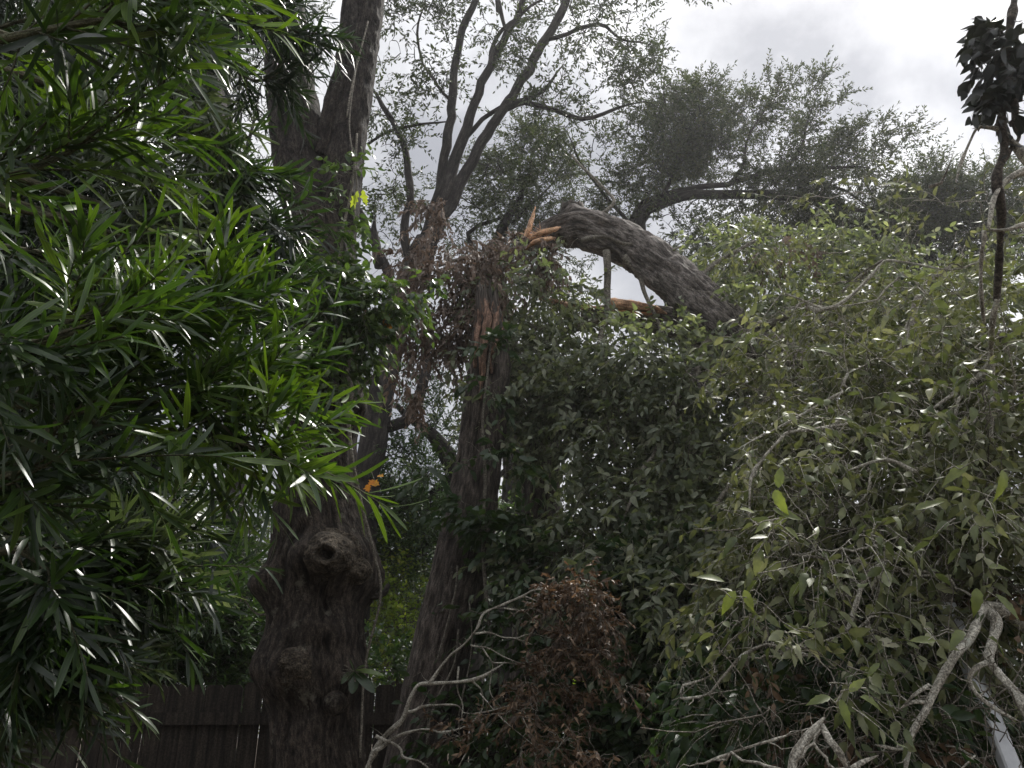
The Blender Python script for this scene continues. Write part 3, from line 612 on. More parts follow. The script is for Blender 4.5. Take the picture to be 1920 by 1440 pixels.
# fern-like epiphyte on the trunk
ep = thing('air_plant', tuple(pt(668, 1262, 4.69)), 'small green strappy plant rooted on the lower right of the knobby trunk', 'plant')
g = Geo(); c = pt(664, 1258, 4.69)
ax = np.array([[1, -.3, .05], [.8, -.4, -.7], [.2, -.4, -1], [-.4, -.5, -.3], [.5, -.5, .35], [-.2, -.4, .5]]); n_ = len(ax)
leaves(g, np.repeat(c[None], n_, 0), ax, np.tile([0, -.6, .8], (n_, 1)), np.array([.16, .17, .13, .10, .09, .08]), np.array([.022, .03, .03, .022, .016, .014]), LANCE, rnd=np.array([.95, .1, .1, .3, .6, .3]))
g.build('leaves', M['vine'], ep)
g = Geo(); K_ = 40; d = norm(rng.normal(0, 1, (K_, 3)) + np.array([-.1, -.6, -.6])); t = np.linspace(0, 1, 4)
tubes(g, c[None, None] + d[:, None] * t[None, :, None] * .07, np.full((K_, 4), .0018), 3); g.build('roots', M['twig_mid'], ep)

# ================================================================== leaning snapped tree
t_ = np.linspace(0, 1, 5)
lean = thing('snapped_tree', tuple(at(790, 1440, 6.2)[0] * np.array([1, 1, 0])), 'leaning furrowed trunk snapped off high up with torn orange wood', 'tree')
P, r = trace([(765,1640,6.2,150),(775,1440,6.2,125),(805,1320,6.25,128),(838,1180,6.3,125),(868,1040,6.35,112),(888,930,6.4,104),(905,820,6.4,96),(912,740,6.4,92),(918,670,6.4,86),(918,610,6.4,70),(916,585,6.4,48)])
r = r * .86; g = Geo(); limb(g, P, r, .03, 110, .017, 1.1, knobby=.05, jag=.3); g.build('trunk', M['bark_lean'], lean)
g = Geo()
for tr in [[(900,750,6.2,4),(903,710,6.19,10),(905,680,6.17,14),(908,640,6.17,18),(914,596,6.2,18),(910,560,6.25,3)],[(922,700,6.2,3),(920,670,6.17,8),(926,640,6.14,18),(930,600,6.2,12),(934,575,6.25,2)],
           [(890,690,6.2,4),(893,640,6.2,14),(898,605,6.25,9),(896,580,6.3,2)]]:
    P, r = trace(tr); limb(g, P, r * .8, .02, 10, .012, 2.5)
c_ = pt(914, 600, 6.25); nf_ = 60; d_ = norm(np.array([.0, -.1, 1]) + rng.normal(0, .16, (nf_, 3))); b_ = c_ + rng.normal(0, 1, (nf_, 3)) * np.array([.07, .06, .06]); lf_ = .04 + .14 * rng.random(nf_) ** 2
tubes(g, b_[:, None] + lf_[:, None, None] * (d_[:, None] * t_[None, :, None] + rng.normal(0, .1, (nf_, 1, 3)) * t_[None, :, None] ** 2), .006 * (1 - .9 * t_)[None] * (.4 + rng.random((nf_, 1))), 3)
g.build('split_wood', M['wood_old'], lean)
g = Geo()
for tr in [[(860,1180,5.9,4),(850,1250,5.95,5),(815,1330,5.95,5),(800,1400,5.95,5)],[(880,1130,5.95,3),(885,1190,5.9,3),(870,1290,5.9,4),(862,1400,5.95,4)],[(858,1060,6,4),(845,1150,5.95,4),(822,1240,5.9,4)]]:
    P, r = trace(tr); limb(g, P, r, .05, 6, wob=.03)
g.build('clinging_vine', M['twig_mid'], lean)

# torn second stub deep in the leaves
st2 = thing('broken_stub', tuple(pt(1025, 1300, 7.4) * np.array([1, 1, 0])), 'shadowed broken trunk with reddish torn wood, right of the leaning snapped trunk', 'tree')
P, r = trace([(985,1560,7.4,100),(1000,1300,7.4,90),(1010,1050,7.4,80),(1016,860,7.4,66),(1022,770,7.4,58)]); g = Geo(); limb(g, P, r, .06, 60, .015, 1.1, jag=.15); g.build('trunk', M['bark_lean'], st2)
g = Geo(); P, r = trace([(1014,780,7.2,20),(1020,735,7.2,34),(1026,700,7.3,22),(1030,670,7.3,4)]); limb(g, P, r, .02, 12, .012, 2); g.build('split_wood', M['wood_old'], st2)

# ================================================================== fallen broken limb
fal = thing('fallen_limb', tuple(pt(1080, 1350, 7) * np.array([1, 1, 0])), 'thick arched grey limb, snapped at its peak and drooping right into wilting leaves', 'fallen limb')
tr = [(1000,462,7.0,30),(1030,438,7.0,70),(1075,428,6.95,92),(1130,440,6.9,98),(1195,470,6.8,98),(1255,515,6.6,102),(1310,562,6.4,102),(1370,615,6.2,96),(1440,655,6.0,90),(1510,680,5.7,86),(1620,722,5.2,80),(1720,750,4.8,74),(1800,768,4.4,66),(1900,800,4.0,60),(2050,900,3.6,50)]
P, r = trace(tr); r *= .74; g = Geo(); Pf, rf = limb(g, P, r, .018, 130, .034, 1.0, [(pt(1072,396,6.95), .06, .10)], knobby=.05); g.build('limb', M['bark_fallen'], fal)
g = Geo(); P, r = trace([(1068,440,6.95,50),(1072,408,6.95,46),(1073,392,6.95,40)]); limb(g, P, r, .02, 40, .02, 1.5, jag=.06); g.build('stub', M['twig_dark'], fal)
g = Geo()
for tr in [[(1052,426,6.85,2),(1040,430,6.75,9),(1015,437,6.75,12),(990,448,6.75,5),(975,452,6.75,1)],[(984,452,6.8,9),(993,425,6.8,10),(1000,402,6.8,5),(1004,388,6.8,1)],[(1042,446,6.85,2),(1028,448,6.74,9),(1000,455,6.75,9),(985,470,6.8,2)],
           [(975,437,6.85,1),(990,441,6.8,6),(1010,440,6.8,7),(1040,428,6.8,3)]]:
    P, r = trace(tr); limb(g, P, r, .015, 8, .006, 3)
c_ = pt(1003, 452, 6.85); nf_ = 60; d_ = norm(np.array([-.75, -.1, .35]) + rng.normal(0, .35, (nf_, 3))); b_ = c_ + rng.normal(0, .05, (nf_, 3)) + np.array([.06, 0, .0]); t_ = np.linspace(0, 1, 5)
lf_ = .04 + .16 * rng.random(nf_) ** 2; tubes(g, b_[:, None] + lf_[:, None, None] * (d_[:, None] * t_[None, :, None] + rng.normal(0, .12, (nf_, 1, 3)) * t_[None, :, None] ** 2), .005 * (1 - .9 * t_)[None] * (.5 + rng.random((nf_, 1))), 3)
g.build('splinters', M['wood'], fal)
# dangling hinge branches below the limb
hang = [[(1137,470,6.7,14),(1138,520,6.7,13),(1134,580,6.7,12),(1130,640,6.7,10),(1150,720,6.6,8),(1185,800,6.5,6)],
        [(1170,480,6.7,13),(1195,510,6.7,10),(1215,560,6.6,7),(1250,640,6.5,6)],
        [(1090,450,6.7,8),(1130,440,6.6,7),(1170,455,6.6,6),(1210,460,6.6,5)],[(1255,480,6.6,6),(1268,470,6.5,5),(1285,462,6.5,3)],
        [(1100,420,7.1,8),(1150,380,7.3,6),(1120,340,7.4,5),(1070,290,7.5,4)],[(1420,620,6,18),(1500,580,5.6,12),(1590,540,5.3,8),(1660,492,5.1,5)],
        [(1560,700,5.4,20),(1620,800,5.0,14),(1640,870,4.6,10),(1620,930,4.3,7)],[(1350,600,6.3,16),(1300,700,6,12),(1230,820,5.8,8),(1180,960,5.6,5)],
        [(1450,650,5.9,20),(1430,780,5.5,13),(1370,900,5.2,9),(1300,1060,5,6)],[(1700,745,4.8,22),(1760,640,4.7,24),(1820,625,4.5,26),(1890,640,4.3,22),(1960,600,4.1,18)],
        [(1780,768,4.4,22),(1700,860,4.1,14),(1640,1000,3.9,10),(1600,1150,3.7,7)],[(1870,800,4.0,26),(1850,900,3.8,16),(1800,1050,3.6,11)],
        [(1650,730,5.1,26),(1700,620,5.2,16),(1740,540,5.2,11),(1800,490,5.2,7)],[(1290,560,6.5,14),(1340,500,6.5,9),(1420,450,6.4,6)],[(1160,580,7,16),(1060,620,7,12),(960,600,7,9),(880,560,7,7)],
        [(1060,440,7.2,16),(980,470,7.3,12),(900,480,7.3,9),(820,500,7.3,6)],[(1000,620,7,12),(960,760,6.9,9),(960,900,6.8,6)]]
hs = []
for tr in hang:
    P, r = trace(tr); g = Geo(); P2, _ = limb(g, P, r, .05, 12, .003, wob=.05); hs.append(P2); g.build('branch', M['twig_mid'], fal)
skf = np.concatenate([Pf] + hs)
lf_g = dict(ln=.10, wd=.22, outline=OVAL, twig_r=.003, jit=.75, droop=.45, spread=.9, curl=.45, fold=.25)
# grey green wilted foliage (centre)
pts, dr = blob_points([(1010,560,6.9,110,60,.5,150),(960,650,6.8,90,70,.5,130),(1050,670,6.7,100,50,.5,140),(1150,710,6.5,110,55,.5,150),(1050,760,6.5,120,60,.5,170),(1180,770,6.3,120,80,.6,210),(1070,860,6.6,40,50,.4,30),
   (1250,700,6.2,110,60,.6,170),(1330,760,6,120,100,.6,230),(1200,870,6.1,120,80,.6,210),(1340,880,5.8,120,100,.6,170),(1110,940,6,70,70,.5,80),(1070,530,7.2,60,40,.5,50),(1380,480,7,120,40,.5,130),(1500,500,7,130,60,.6,210),(1660,530,7,120,40,.6,120),(1810,540,6.8,110,40,.5,110),(1600,600,6.4,120,50,.5,120),(1760,590,6.2,120,50,.5,120),
   (1270,650,6.9,60,20,.5,30),(1260,990,5.8,110,80,.6,110),(1100,1040,5.7,130,60,.6,120),(1380,1040,5.5,130,110,.6,230),(1300,1150,5.2,150,100,.6,230),(1440,620,6.4,120,60,.5,150)], .42)
gl, gt = Geo(), Geo(); k = rng.random(len(pts)) < .4; connect(gt, skf, pts[k], rmax=.014, rmin=.0025, K=6, sides=4, sag=.15)
sprays(gl, gt, pts, dr + np.array([0, -.1, -.3]), .22 + .3 * rng.random(len(pts)), 11, **lf_g)
f = gl.build('crown', M['grey_leaf'], fal); f['label'] = 'wilting grey-green leaves'; gt.build('twigs', M['twig_mid'], f)
# the dead brown leaves
DBL = [(750,490,7,50,24,.3,50),(850,460,7.1,80,26,.35,80),(920,520,6.8,60,30,.3,70),(680,510,7,30,20,.3,16),(830,545,6.9,80,40,.35,130),(880,500,7,70,40,.35,90),(800,620,6.9,40,50,.3,60),(850,630,6.9,60,50,.3,70),(960,480,7,80,30,.3,90),(830,400,7.4,50,24,.3,40),(900,590,6.8,50,50,.3,60),(1010,480,6.9,50,26,.3,50),(770,700,7,40,50,.3,26),(740,560,7,60,50,.3,22),(1540,610,6,60,40,.3,40),(1450,470,6.4,60,26,.3,26)]
pts, dr = blob_points([(*b_[:6], int(b_[6] * .72)) for b_ in DBL], .3)
gl, gt = Geo(), Geo(); k = rng.random(len(pts)) < .5; connect(gt, skf, pts[k], rmax=.012, rmin=.0025, K=6, sides=4, sag=.1)
sprays(gl, gt, pts, dr + np.array([0, 0, -.8]), .15 + .2 * rng.random(len(pts)), 12, ln=.085, wd=.2, outline=OVAL, droop=.8, jit=.6, curl=.8, fold=.5, twig_r=.003, spread=.8)
f = gl.build('dead_leaves', M['dead'], fal); gt.build('twigs', M['twig_mid'], f)

# split half limb underneath
sp = thing('split_limb', tuple(pt(1230, 1350, 7.2) * np.array([1, 1, 0])), 'split limb with bright orange torn wood on top, just under the arched limb', 'fallen limb')
P, r = trace([(1090,590,7.1,16),(1135,590,7.1,34),(1190,597,7.05,46),(1250,604,7.0,54),(1320,622,6.9,60),(1400,660,6.7,60),(1480,720,6.5,54),(1560,800,6.3,46),(1620,900,6.1,40),(1660,1100,6.0,40),(1680,1400,6,46)]); g = Geo(); limb(g, P, r, .03, 70, .018, 1.1); g.build('limb', M['bark_fallen'], sp)
g = Geo()
for tr in [[(1125,562,6.85,4),(1150,568,6.8,18),(1190,574,6.8,20),(1228,580,6.8,12),(1250,588,6.85,2)],[(1130,578,6.93,2),(1160,583,6.92,8),(1200,587,6.9,8),(1235,589,6.9,2)],[(1010,560,7,2),(1040,566,7,9),(1080,575,7,10),(1130,578,7,3)]]:
    P, r = trace(tr); limb(g, P, r, .015, 10, .008, 3)
g.build('split_wood', M['wood'], sp)

# ================================================================== dark understorey shrub centre-bottom
lf_d = dict(ln=.11, wd=.24, outline=OVAL, twig_r=.003, jit=.5, droop=.35, spread=.9, curl=.35)
tree_group('shade_shrub', (at(1150,1300,5.6)[0][0], 5.6, 0), 'dark leafy understorey bush filling the shade right of the rust-brown leaves', 'shrub',
   [[(1180,1600,5.6,50),(1180,1350,5.6,36),(1170,1200,5.6,26),(1150,1080,5.6,18)],[(1180,1400,5.6,22),(1280,1250,5.5,16),(1340,1150,5.4,10)],[(1180,1350,5.6,20),(1080,1200,5.7,14),(1010,1100,5.7,10)]],
   [(1200,1140,5.6,130,90,.5,200),(1300,1250,5.4,130,90,.5,200),(1180,1300,5.8,140,90,.5,180),(1060,1060,5.9,100,70,.5,120),(1000,1180,6,90,70,.5,80),(1330,1380,5.2,130,80,.5,170),(1180,1420,5.4,150,70,.5,160),(980,1380,6,140,80,.5,110)],
   M['dark_leaf'], M['twig_dark'], leaf=lf_d, spray_len=.38, nl=10, trunk_names=['trunk'], step=.06, sides=10, con=dict(rmax=.015, rmin=.003, K=6, sides=4))
# broad glossy leaves beside the leaning trunk
lf_b = dict(ln=.12, wd=.26, outline=TOOTH, twig_r=.003, jit=.4, droop=.5, spread=1.0, curl=.4)
tree_group('creeper', (at(905,1300,5.9)[0][0], 5.9, 0), 'broad-leaved dark green creeper hanging across the leaning furrowed trunk', 'vine',
   [[(985,1600,6.2,8),(940,1300,6.0,7),(915,1150,5.9,7),(905,1000,5.95,7),(910,900,6,6),(905,800,6,5),(915,690,6.02,4),(925,620,6.05,3)]],
   [(922,650,6.0,30,36,.1,12),(905,720,6.0,24,40,.1,7),(925,880,5.85,40,50,.15,16),(890,950,5.85,40,40,.15,12),(905,1040,5.8,30,60,.15,20),(955,960,5.9,40,50,.15,16),(830,870,6,40,20,.15,8)],
   M['dark_leaf'], M['twig_mid'], leaf=lf_b, spray_len=.2, nl=6, trunk_names=['stem'], crown_name='leaves', step=.06, sides=8, con=dict(rmax=.006, rmin=.002, K=5, sides=3))

# ================================================================== dead branch with rust leaves
db = thing('dead_branch', tuple(pt(700, 1420, 4.6) * np.array([1, 1, 0])), 'bare forked grey branch carrying rust-brown dead leaves, low in front of the leaning trunk', 'dead branch')
brs = [[(640,1560,4.7,26),(680,1460,4.65,22),(712,1385,4.6,20),(750,1345,4.55,18),(768,1305,4.5,15),(785,1283,4.5,14),(805,1280,4.5,13),(870,1276,4.45,10),(905,1268,4.4,9),(945,1245,4.4,5)],
 [(806,1280,4.5,10),(840,1232,4.5,8),(872,1205,4.45,8),(895,1178,4.4,8),(908,1150,4.4,8),(945,1132,4.4,8),(980,1118,4.35,7),(1006,1107,4.3,5),(1035,1115,4.3,4),(1065,1125,4.3,3)],
 [(700,1410,4.6,12),(740,1378,4.6,12),(780,1366,4.55,9),(805,1366,4.55,9),(835,1372,4.5,8),(880,1360,4.5,5)],
 [(705,1380,4.55,9),(735,1393,4.5,9),(748,1405,4.5,10),(752,1420,4.5,9),(785,1430,4.5,8),(810,1450,4.5,7)],
 [(765,1335,4.5,8),(790,1322,4.5,8),(830,1320,4.5,7),(858,1322,4.5,6),(872,1336,4.5,5),(910,1337,4.45,4),(965,1324,4.4,3)],
 [(882,1274,4.45,5),(902,1292,4.45,5),(907,1318,4.45,5),(900,1340,4.45,4),(880,1362,4.45,4),(878,1400,4.45,3),(858,1440,4.45,2)],
 [(890,1188,4.4,5),(918,1185,4.4,5),(945,1195,4.35,4),(968,1197,4.35,4),(1000,1210,4.3,2)],
 [(883,1210,4.45,4),(915,1213,4.4,4),(950,1232,4.4,3),(985,1245,4.35,3),(1030,1250,4.3,2)],
 [(945,1140,4.4,4),(985,1148,4.35,4),(1000,1162,4.35,3),(1020,1180,4.3,2)],
 [(905,1215,4.4,4),(925,1242,4.4,4),(922,1270,4.4,3),(920,1300,4.4,3),(940,1330,4.4,2)],
 [(860,1250,4.5,5),(858,1290,4.5,5),(868,1320,4.5,4),(866,1345,4.5,3)],
 [(925,1242,4.4,3),(970,1245,4.4,3),(1010,1265,4.3,2)],[(968,1197,4.35,3),(1000,1190,4.3,2),(1040,1200,4.3,2)],[(1000,1108,4.3,3),(1030,1102,4.3,2),(1060,1100,4.3,2)],
 [(985,1118,4.3,3),(1020,1135,4.3,2),(1050,1150,4.3,2)],[(900,1300,4.4,3),(940,1350,4.3,3),(1000,1400,4.2,2)]]
sk = []
for tr in brs:
    P, r = trace(tr); r *= .55; g = Geo(); P2, _ = limb(g, P, r, .012, 14, .0012, 3, knobby=.25, kf=14, wob=.014); sk.append(P2); g.build('branch', M['twig_grey'], db)
gx = Geo(); sp_ = np.concatenate([q_[::5] for q_ in sk[1:]]); n_ = len(sp_); t_ = np.linspace(0, 1, 5)
tubes(gx, sp_[:, None] + (.02 + .16 * rng.random(n_) ** 2)[:, None, None] * (norm(rng.normal(0, 1, (n_, 3)) + np.array([.6, 0, .1]))[:, None] * t_[None, :, None] + rng.normal(0, .12, (n_, 5, 3)) * t_[None, :, None]), (.0022 * (1 - .6 * t_))[None] * (.6 + .8 * rng.random((n_, 1))), 5)
gx.build('side_twigs', M['twig_mid'], db)
sk = np.concatenate(sk[1:])
pts, dr = blob_points([(1085,1115,4.3,46,24,.12,60),(1055,1165,4.3,40,40,.14,50),(1115,1140,4.3,34,30,.14,30),(1085,1220,4.3,60,45,.18,44),(1130,1270,4.3,60,40,.18,26),(1040,1290,4.3,90,40,.2,34),(1080,1350,4.3,120,45,.25,44),(980,1390,4.3,110,40,.2,30),(1130,1410,4.2,130,50,.25,40),(900,1400,4.3,60,30,.15,12)], .3)
gl, gt = Geo(), Geo(); k = rng.random(len(pts)) < .7; connect(gt, sk, pts[k], rmax=.006, rmin=.0015, K=6, sides=4, sag=.1)
sprays(gl, gt, pts, dr + np.array([.1, 0, .1]), .10 + .12 * rng.random(len(pts)), 13, ln=.042, wd=.2, outline=OVAL, droop=.4, jit=.7, curl=.7, fold=.5, twig_r=.0013, spread=.8)
f = gl.build('dead_leaves', M['deadred'], db); gt.build('twigs', M['twig_grey'], f)

# ================================================================== right foreground leafy tree
rf = thing('broad_leaved_tree', tuple(pt(2150, 1350, 3.2) * np.array([1, 1, 0])), 'near olive-green tree of pointed leaves and crooked pale grey branches at right', 'tree')
main = [[(2500,1900,3.0,200),(2450,1400,3.0,160),(2380,1000,3.1,120),(2250,700,3.3,80),(2120,620,3.5,56),(1990,640,3.6,44),(1850,640,3.7,34)]]
brs = [[(2380,1300,3.0,60),(2150,1200,2.9,44),(1960,1190,2.75,34),(1890,1150,2.7,26),(1848,1142,2.65,22),(1838,1160,2.6,19),(1815,1200,2.55,18),(1790,1228,2.5,17),(1760,1282,2.5,18),(1738,1328,2.5,18),(1712,1372,2.5,16),(1703,1410,2.5,14),(1698,1460,2.5,12)],
 [(1850,1145,2.65,22),(1870,1170,2.6,22),(1862,1205,2.55,24),(1856,1235,2.5,24),(1875,1262,2.48,26),(1900,1290,2.45,26),(1925,1328,2.4,26),(1960,1400,2.4,26)],
 [(1856,1240,2.5,10),(1830,1252,2.48,10),(1820,1270,2.47,10),(1832,1296,2.46,10),(1862,1322,2.45,10),(1895,1342,2.44,8),(1915,1352,2.43,4)],
 [(1500,1560,2.3,30),(1490,1440,2.3,24),(1512,1392,2.3,24),(1535,1362,2.3,20),(1552,1342,2.3,14)],
 [(1540,1360,2.3,12),(1562,1385,2.28,14),(1582,1410,2.26,15),(1600,1450,2.25,16)],[(1596,1442,2.25,10),(1625,1425,2.25,9),(1655,1412,2.25,6)],
 [(1745,1318,2.5,7),(1715,1312,2.5,7),(1690,1325,2.5,6)],[(1740,1325,2.5,10),(1700,1397,2.5,6),(1660,1398,2.5,8),(1640,1394,2.5,5)],
 [(1320,1432,2.6,4),(1345,1425,2.6,5),(1400,1405,2.6,6),(1460,1385,2.6,6),(1528,1360,2.6,5)],
 [(1742,1284,2.5,7),(1715,1300,2.5,6),(1685,1330,2.5,4)],
 [(1280,1285,3,4),(1320,1272,3,4),(1345,1258,3,4)],[(1280,1310,3,5),(1340,1298,3,5),(1390,1290,3,4)],
 [(1385,1235,2.9,5),(1395,1228,2.9,6),(1430,1214,2.9,7),(1450,1212,2.9,8),(1500,1225,2.85,8),(1535,1234,2.8,6)],[(1478,1222,2.86,6),(1510,1214,2.85,6),(1545,1210,2.8,5)],
 [(1485,1040,3,4),(1520,1042,3,6),(1560,1048,3,6),(1585,1052,3,6)],
 [(1720,960,3,12),(1705,985,3,12),(1695,1010,3,11),(1690,1020,3,10)],
 [(1658,1058,2.8,12),(1630,1075,2.8,14),(1615,1100,2.8,13),(1600,1150,2.8,12),(1590,1180,2.8,11),(1575,1185,2.8,9)],[(1655,1068,2.8,8),(1640,1090,2.8,8),(1632,1120,2.8,7)],
 [(1640,1020,2.8,5),(1660,1050,2.8,5),(1705,1078,2.8,5),(1750,1078,2.8,5),(1780,1098,2.8,4)],
 [(1750,1075,2.8,5),(1765,1045,2.8,5),(1795,1025,2.8,4)],
 [(1560,800,3.1,8),(1520,806,3.1,8),(1478,812,3.1,7),(1460,830,3.1,7),(1430,868,3.1,8),(1412,900,3.1,8),(1408,930,3.1,7),(1405,965,3.1,6)],[(1600,792,3.1,6),(1560,800,3.1,8)],[(1560,800,3.1,6),(1575,782,3.1,6),(1590,770,3.1,5)],
 [(1705,838,3,6),(1665,855,3,8),(1635,872,3,9),(1632,890,3,9),(1625,920,3,8),(1605,948,3,6)],
 [(1862,745,3,8),(1855,800,3,9),(1852,850,3,10),(1835,890,3,10),(1812,915,3,9),(1815,940,3,8),(1832,965,3,7)],
 [(1740,815,3,6),(1760,802,3,8),(1785,790,3,9),(1792,760,3,8),(1800,745,3,7),(1820,740,3,4)],
 [(1580,735,3.1,5),(1545,755,3.1,5),(1500,780,3.1,5),(1440,815,3.1,5),(1380,850,3.1,4)],
 [(1590,700,3.1,5),(1583,720,3.1,6),(1600,735,3.1,4)],
 [(1850,640,3.7,24),(1862,665,3.3,20),(1840,700,3.2,16),(1800,730,3.1,12),(1750,765,3.1,8)],
 [(1870,560,2.6,10),(1862,620,2.7,14),(1855,665,2.9,14),(1862,745,3,10)],[(1720,885,2.8,8),(1660,860,2.8,9),(1590,880,2.8,8)],
 [(1750,1500,2.3,8),(1830,1420,2.3,8)],[(1515,575,3.4,5),(1545,580,3.4,8),(1585,565,3.4,9),(1625,530,3.4,9),(1662,488,3.4,6)],[(1545,580,3.4,6),(1500,560,3.4,5),(1470,548,3.4,4)],
 [(1662,488,3.4,5),(1720,498,3.3,5),(1790,510,3.2,5),(1850,490,3.1,4)]]
sk = []
for tr in main:
    P, r = trace(tr); g = Geo(); P2, _ = limb(g, P, r, .05, 60, .012, 1.2); sk.append(P2); g.build('trunk', M['bark_fallen'], rf)
for tr in brs:
    P, r = trace(tr); r[-1] *= .45; r *= .8; g = Geo(); P2, _ = limb(g, P, r, .012, 16, .0012, 3, knobby=.22, kf=14, wob=.014); sk.append(P2); g.build('branch', M['twig_grey'], rf)
starts = np.array([q_[0] for q_ in sk[4:]]); gx = Geo(); connect(gx, np.concatenate(sk[:4] + [q_[:max(2, len(q_) // 2)] for q_ in sk[4:5]]), starts, rmax=.012, rmin=.004, K=9, sides=7, sag=-.05)
sp_ = np.concatenate([q_[::3] for q_ in sk[1:]]); n_ = len(sp_); t_ = np.linspace(0, 1, 5)
tubes(gx, sp_[:, None] + (.03 + .12 * rng.random(n_) ** 2)[:, None, None] * (norm(rng.normal(0, 1, (n_, 3)) + np.array([-.3, 0, -.2]))[:, None] * t_[None, :, None] + rng.normal(0, .12, (n_, 5, 3)) * t_[None, :, None]), (.0022 * (1 - .6 * t_))[None] * (.6 + .8 * rng.random((n_, 1))), 5)
gx.build('side_twigs', M['twig_grey'], rf)
skr = np.concatenate(sk)
lf_r = dict(ln=.095, wd=.25, outline=TOOTH, twig_r=.0025, jit=.8, droop=.6, spread=1.0, curl=.6, fold=.28, twist=.9, lnvar=.5)
def cover(blobs, outline, ln, wd, m, name, nl=7, sl=(.14, .2), frac=.6, dirb=(0, -.1, -.2), parent=rf, skel=skr, clump=.42, **kw):
    blobs = [(*b_[:6], int(b_[6] * 1.35)) for b_ in blobs]
    pts, dr = blob_points(blobs, clump); gl, gt = Geo(), Geo(); k = rng.random(len(pts)) < frac
    connect(gt, skel, pts[k], rmax=.011, rmin=.002, K=7, sides=4, sag=.12)
    sprays(gl, gt, pts, dr + np.array(dirb), sl[0] + sl[1] * rng.random(len(pts)), nl, **dict(lf_r, outline=outline, ln=ln, wd=wd, **kw))
    f = gl.build(name, m, parent); gt.build('twigs', M['twig_grey'], f); return f
cover([(1500,700,4.2,130,60,.4,110),(1640,720,3.8,130,70,.4,130),(1780,700,3.6,120,70,.4,130),(1880,740,3.2,80,90,.35,90),(1560,820,3.8,120,70,.4,120),(1700,850,3.4,120,80,.4,120),(1840,880,3.1,100,80,.3,100),
   (1460,860,4.0,90,70,.4,70),(1480,980,3.6,120,70,.4,100),(1640,970,3.3,120,80,.35,110),(1790,1000,3.0,110,80,.3,100),(1900,1010,2.8,60,90,.3,50),(1440,1100,3.6,120,80,.4,90),(1580,1110,3.2,110,80,.3,90),(1720,1130,3,100,80,.3,80),(1850,1120,2.9,80,60,.25,46),
   (1590,610,4.6,120,60,.5,120),(1720,590,4.2,130,60,.4,100),(1880,600,3.6,80,70,.3,70),(1900,440,3.6,50,60,.3,22),(1760,530,4.4,90,30,.4,20),(1410,450,5.4,50,18,.3,16),(1560,425,5,190,40,.5,26),(1790,400,4.2,110,60,.4,20)],
   OVAL, .072, .22, M['olive'], 'crown', nl=9)
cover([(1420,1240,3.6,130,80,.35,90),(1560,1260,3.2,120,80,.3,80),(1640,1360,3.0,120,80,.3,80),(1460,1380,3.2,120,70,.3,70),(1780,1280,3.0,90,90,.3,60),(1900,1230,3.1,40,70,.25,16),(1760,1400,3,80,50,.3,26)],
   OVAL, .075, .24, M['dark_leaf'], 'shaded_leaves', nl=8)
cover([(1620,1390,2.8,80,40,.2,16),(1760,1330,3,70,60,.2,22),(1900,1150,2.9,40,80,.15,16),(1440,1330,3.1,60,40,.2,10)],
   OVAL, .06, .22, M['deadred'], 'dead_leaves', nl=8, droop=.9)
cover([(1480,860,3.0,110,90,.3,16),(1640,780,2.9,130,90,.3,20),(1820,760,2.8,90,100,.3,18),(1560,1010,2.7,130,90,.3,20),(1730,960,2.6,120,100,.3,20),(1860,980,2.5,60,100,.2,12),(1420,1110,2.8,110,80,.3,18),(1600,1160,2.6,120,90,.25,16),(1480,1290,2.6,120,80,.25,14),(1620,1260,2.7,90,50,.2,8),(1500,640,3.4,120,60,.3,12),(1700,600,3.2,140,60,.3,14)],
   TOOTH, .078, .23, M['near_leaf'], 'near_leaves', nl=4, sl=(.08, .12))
# a few large lobed bright leaves
g = Geo(); LB = [(1455,935,2.4,60,0,-1),(1470,965,2.4,70,1,-.6),(1430,985,2.4,50,-1,-.3),(1400,960,2.5,50,-1,.1),(1480,995,2.4,42,.6,-.6),(1530,1000,2.5,46,.2,.9),(1540,1310,2.2,60,-1,-.2),(1580,1330,2.2,66,.1,-1),(1630,1310,2.2,60,1,-.2),(1600,1290,2.2,50,.6,.5),
   (1540,1170,2.5,44,-1,-.1),(1460,900,2.6,54,.2,1),(1475,780,2.8,50,.4,.8),(1510,800,2.8,56,.9,-.1),(1690,740,2.8,60,1,.1),(1730,950,2.6,70,.8,.3),(1860,1000,2.5,64,.9,.2),(1800,880,2.6,70,-.8,-.3),(1880,900,2.5,70,-.2,-1),(1870,1060,2.4,60,1,.3),
   (1830,1120,2.4,60,-.3,-1),(1880,1130,2.4,70,.5,-.8),(1790,1190,2.4,60,-1,-.4),(1740,1200,2.4,55,-1,.1),(1870,1200,2.4,60,.9,-.3),(1640,1250,2.4,46,-.8,-.5),(1700,640,3,50,.7,.6),(1560,660,3.1,50,-.6,.5),(1750,540,3,44,.6,.7),(1680,350,3,64,-1,.1),(1700,325,3,44,.3,.9),
   (1390,430,3.4,46,-.3,.8),(1420,440,3.4,40,.6,.5),(1360,455,3.4,40,-.9,0),(1340,1085,2.6,64,-1,.3),(1370,1120,2.6,60,-.6,-.7),(1420,1075,2.6,50,.6,-.4),(1400,1120,2.6,50,.2,-1),(1490,1180,2.6,70,1,-.4)]
for px, py, Y, lp, dx, dz in LB:
    lp *= .72
    p, s_ = at(px, py, Y); n_ = 1
    leaves(g, p[None] - np.array([[dx, 0, dz]]) * lp * s_ * .4, np.array([[dx, rng.normal(-.2, .3), dz]]), np.array([[rng.normal(0, .3), -.75, .6]]), np.array([lp * s_ * 1.15]), np.array([lp * s_ * (.19 + .07 * rng.random())]), TOOTH if rng.random() < .85 else OVAL, .25, .5, np.array([.5 + .5 * rng.random()]))
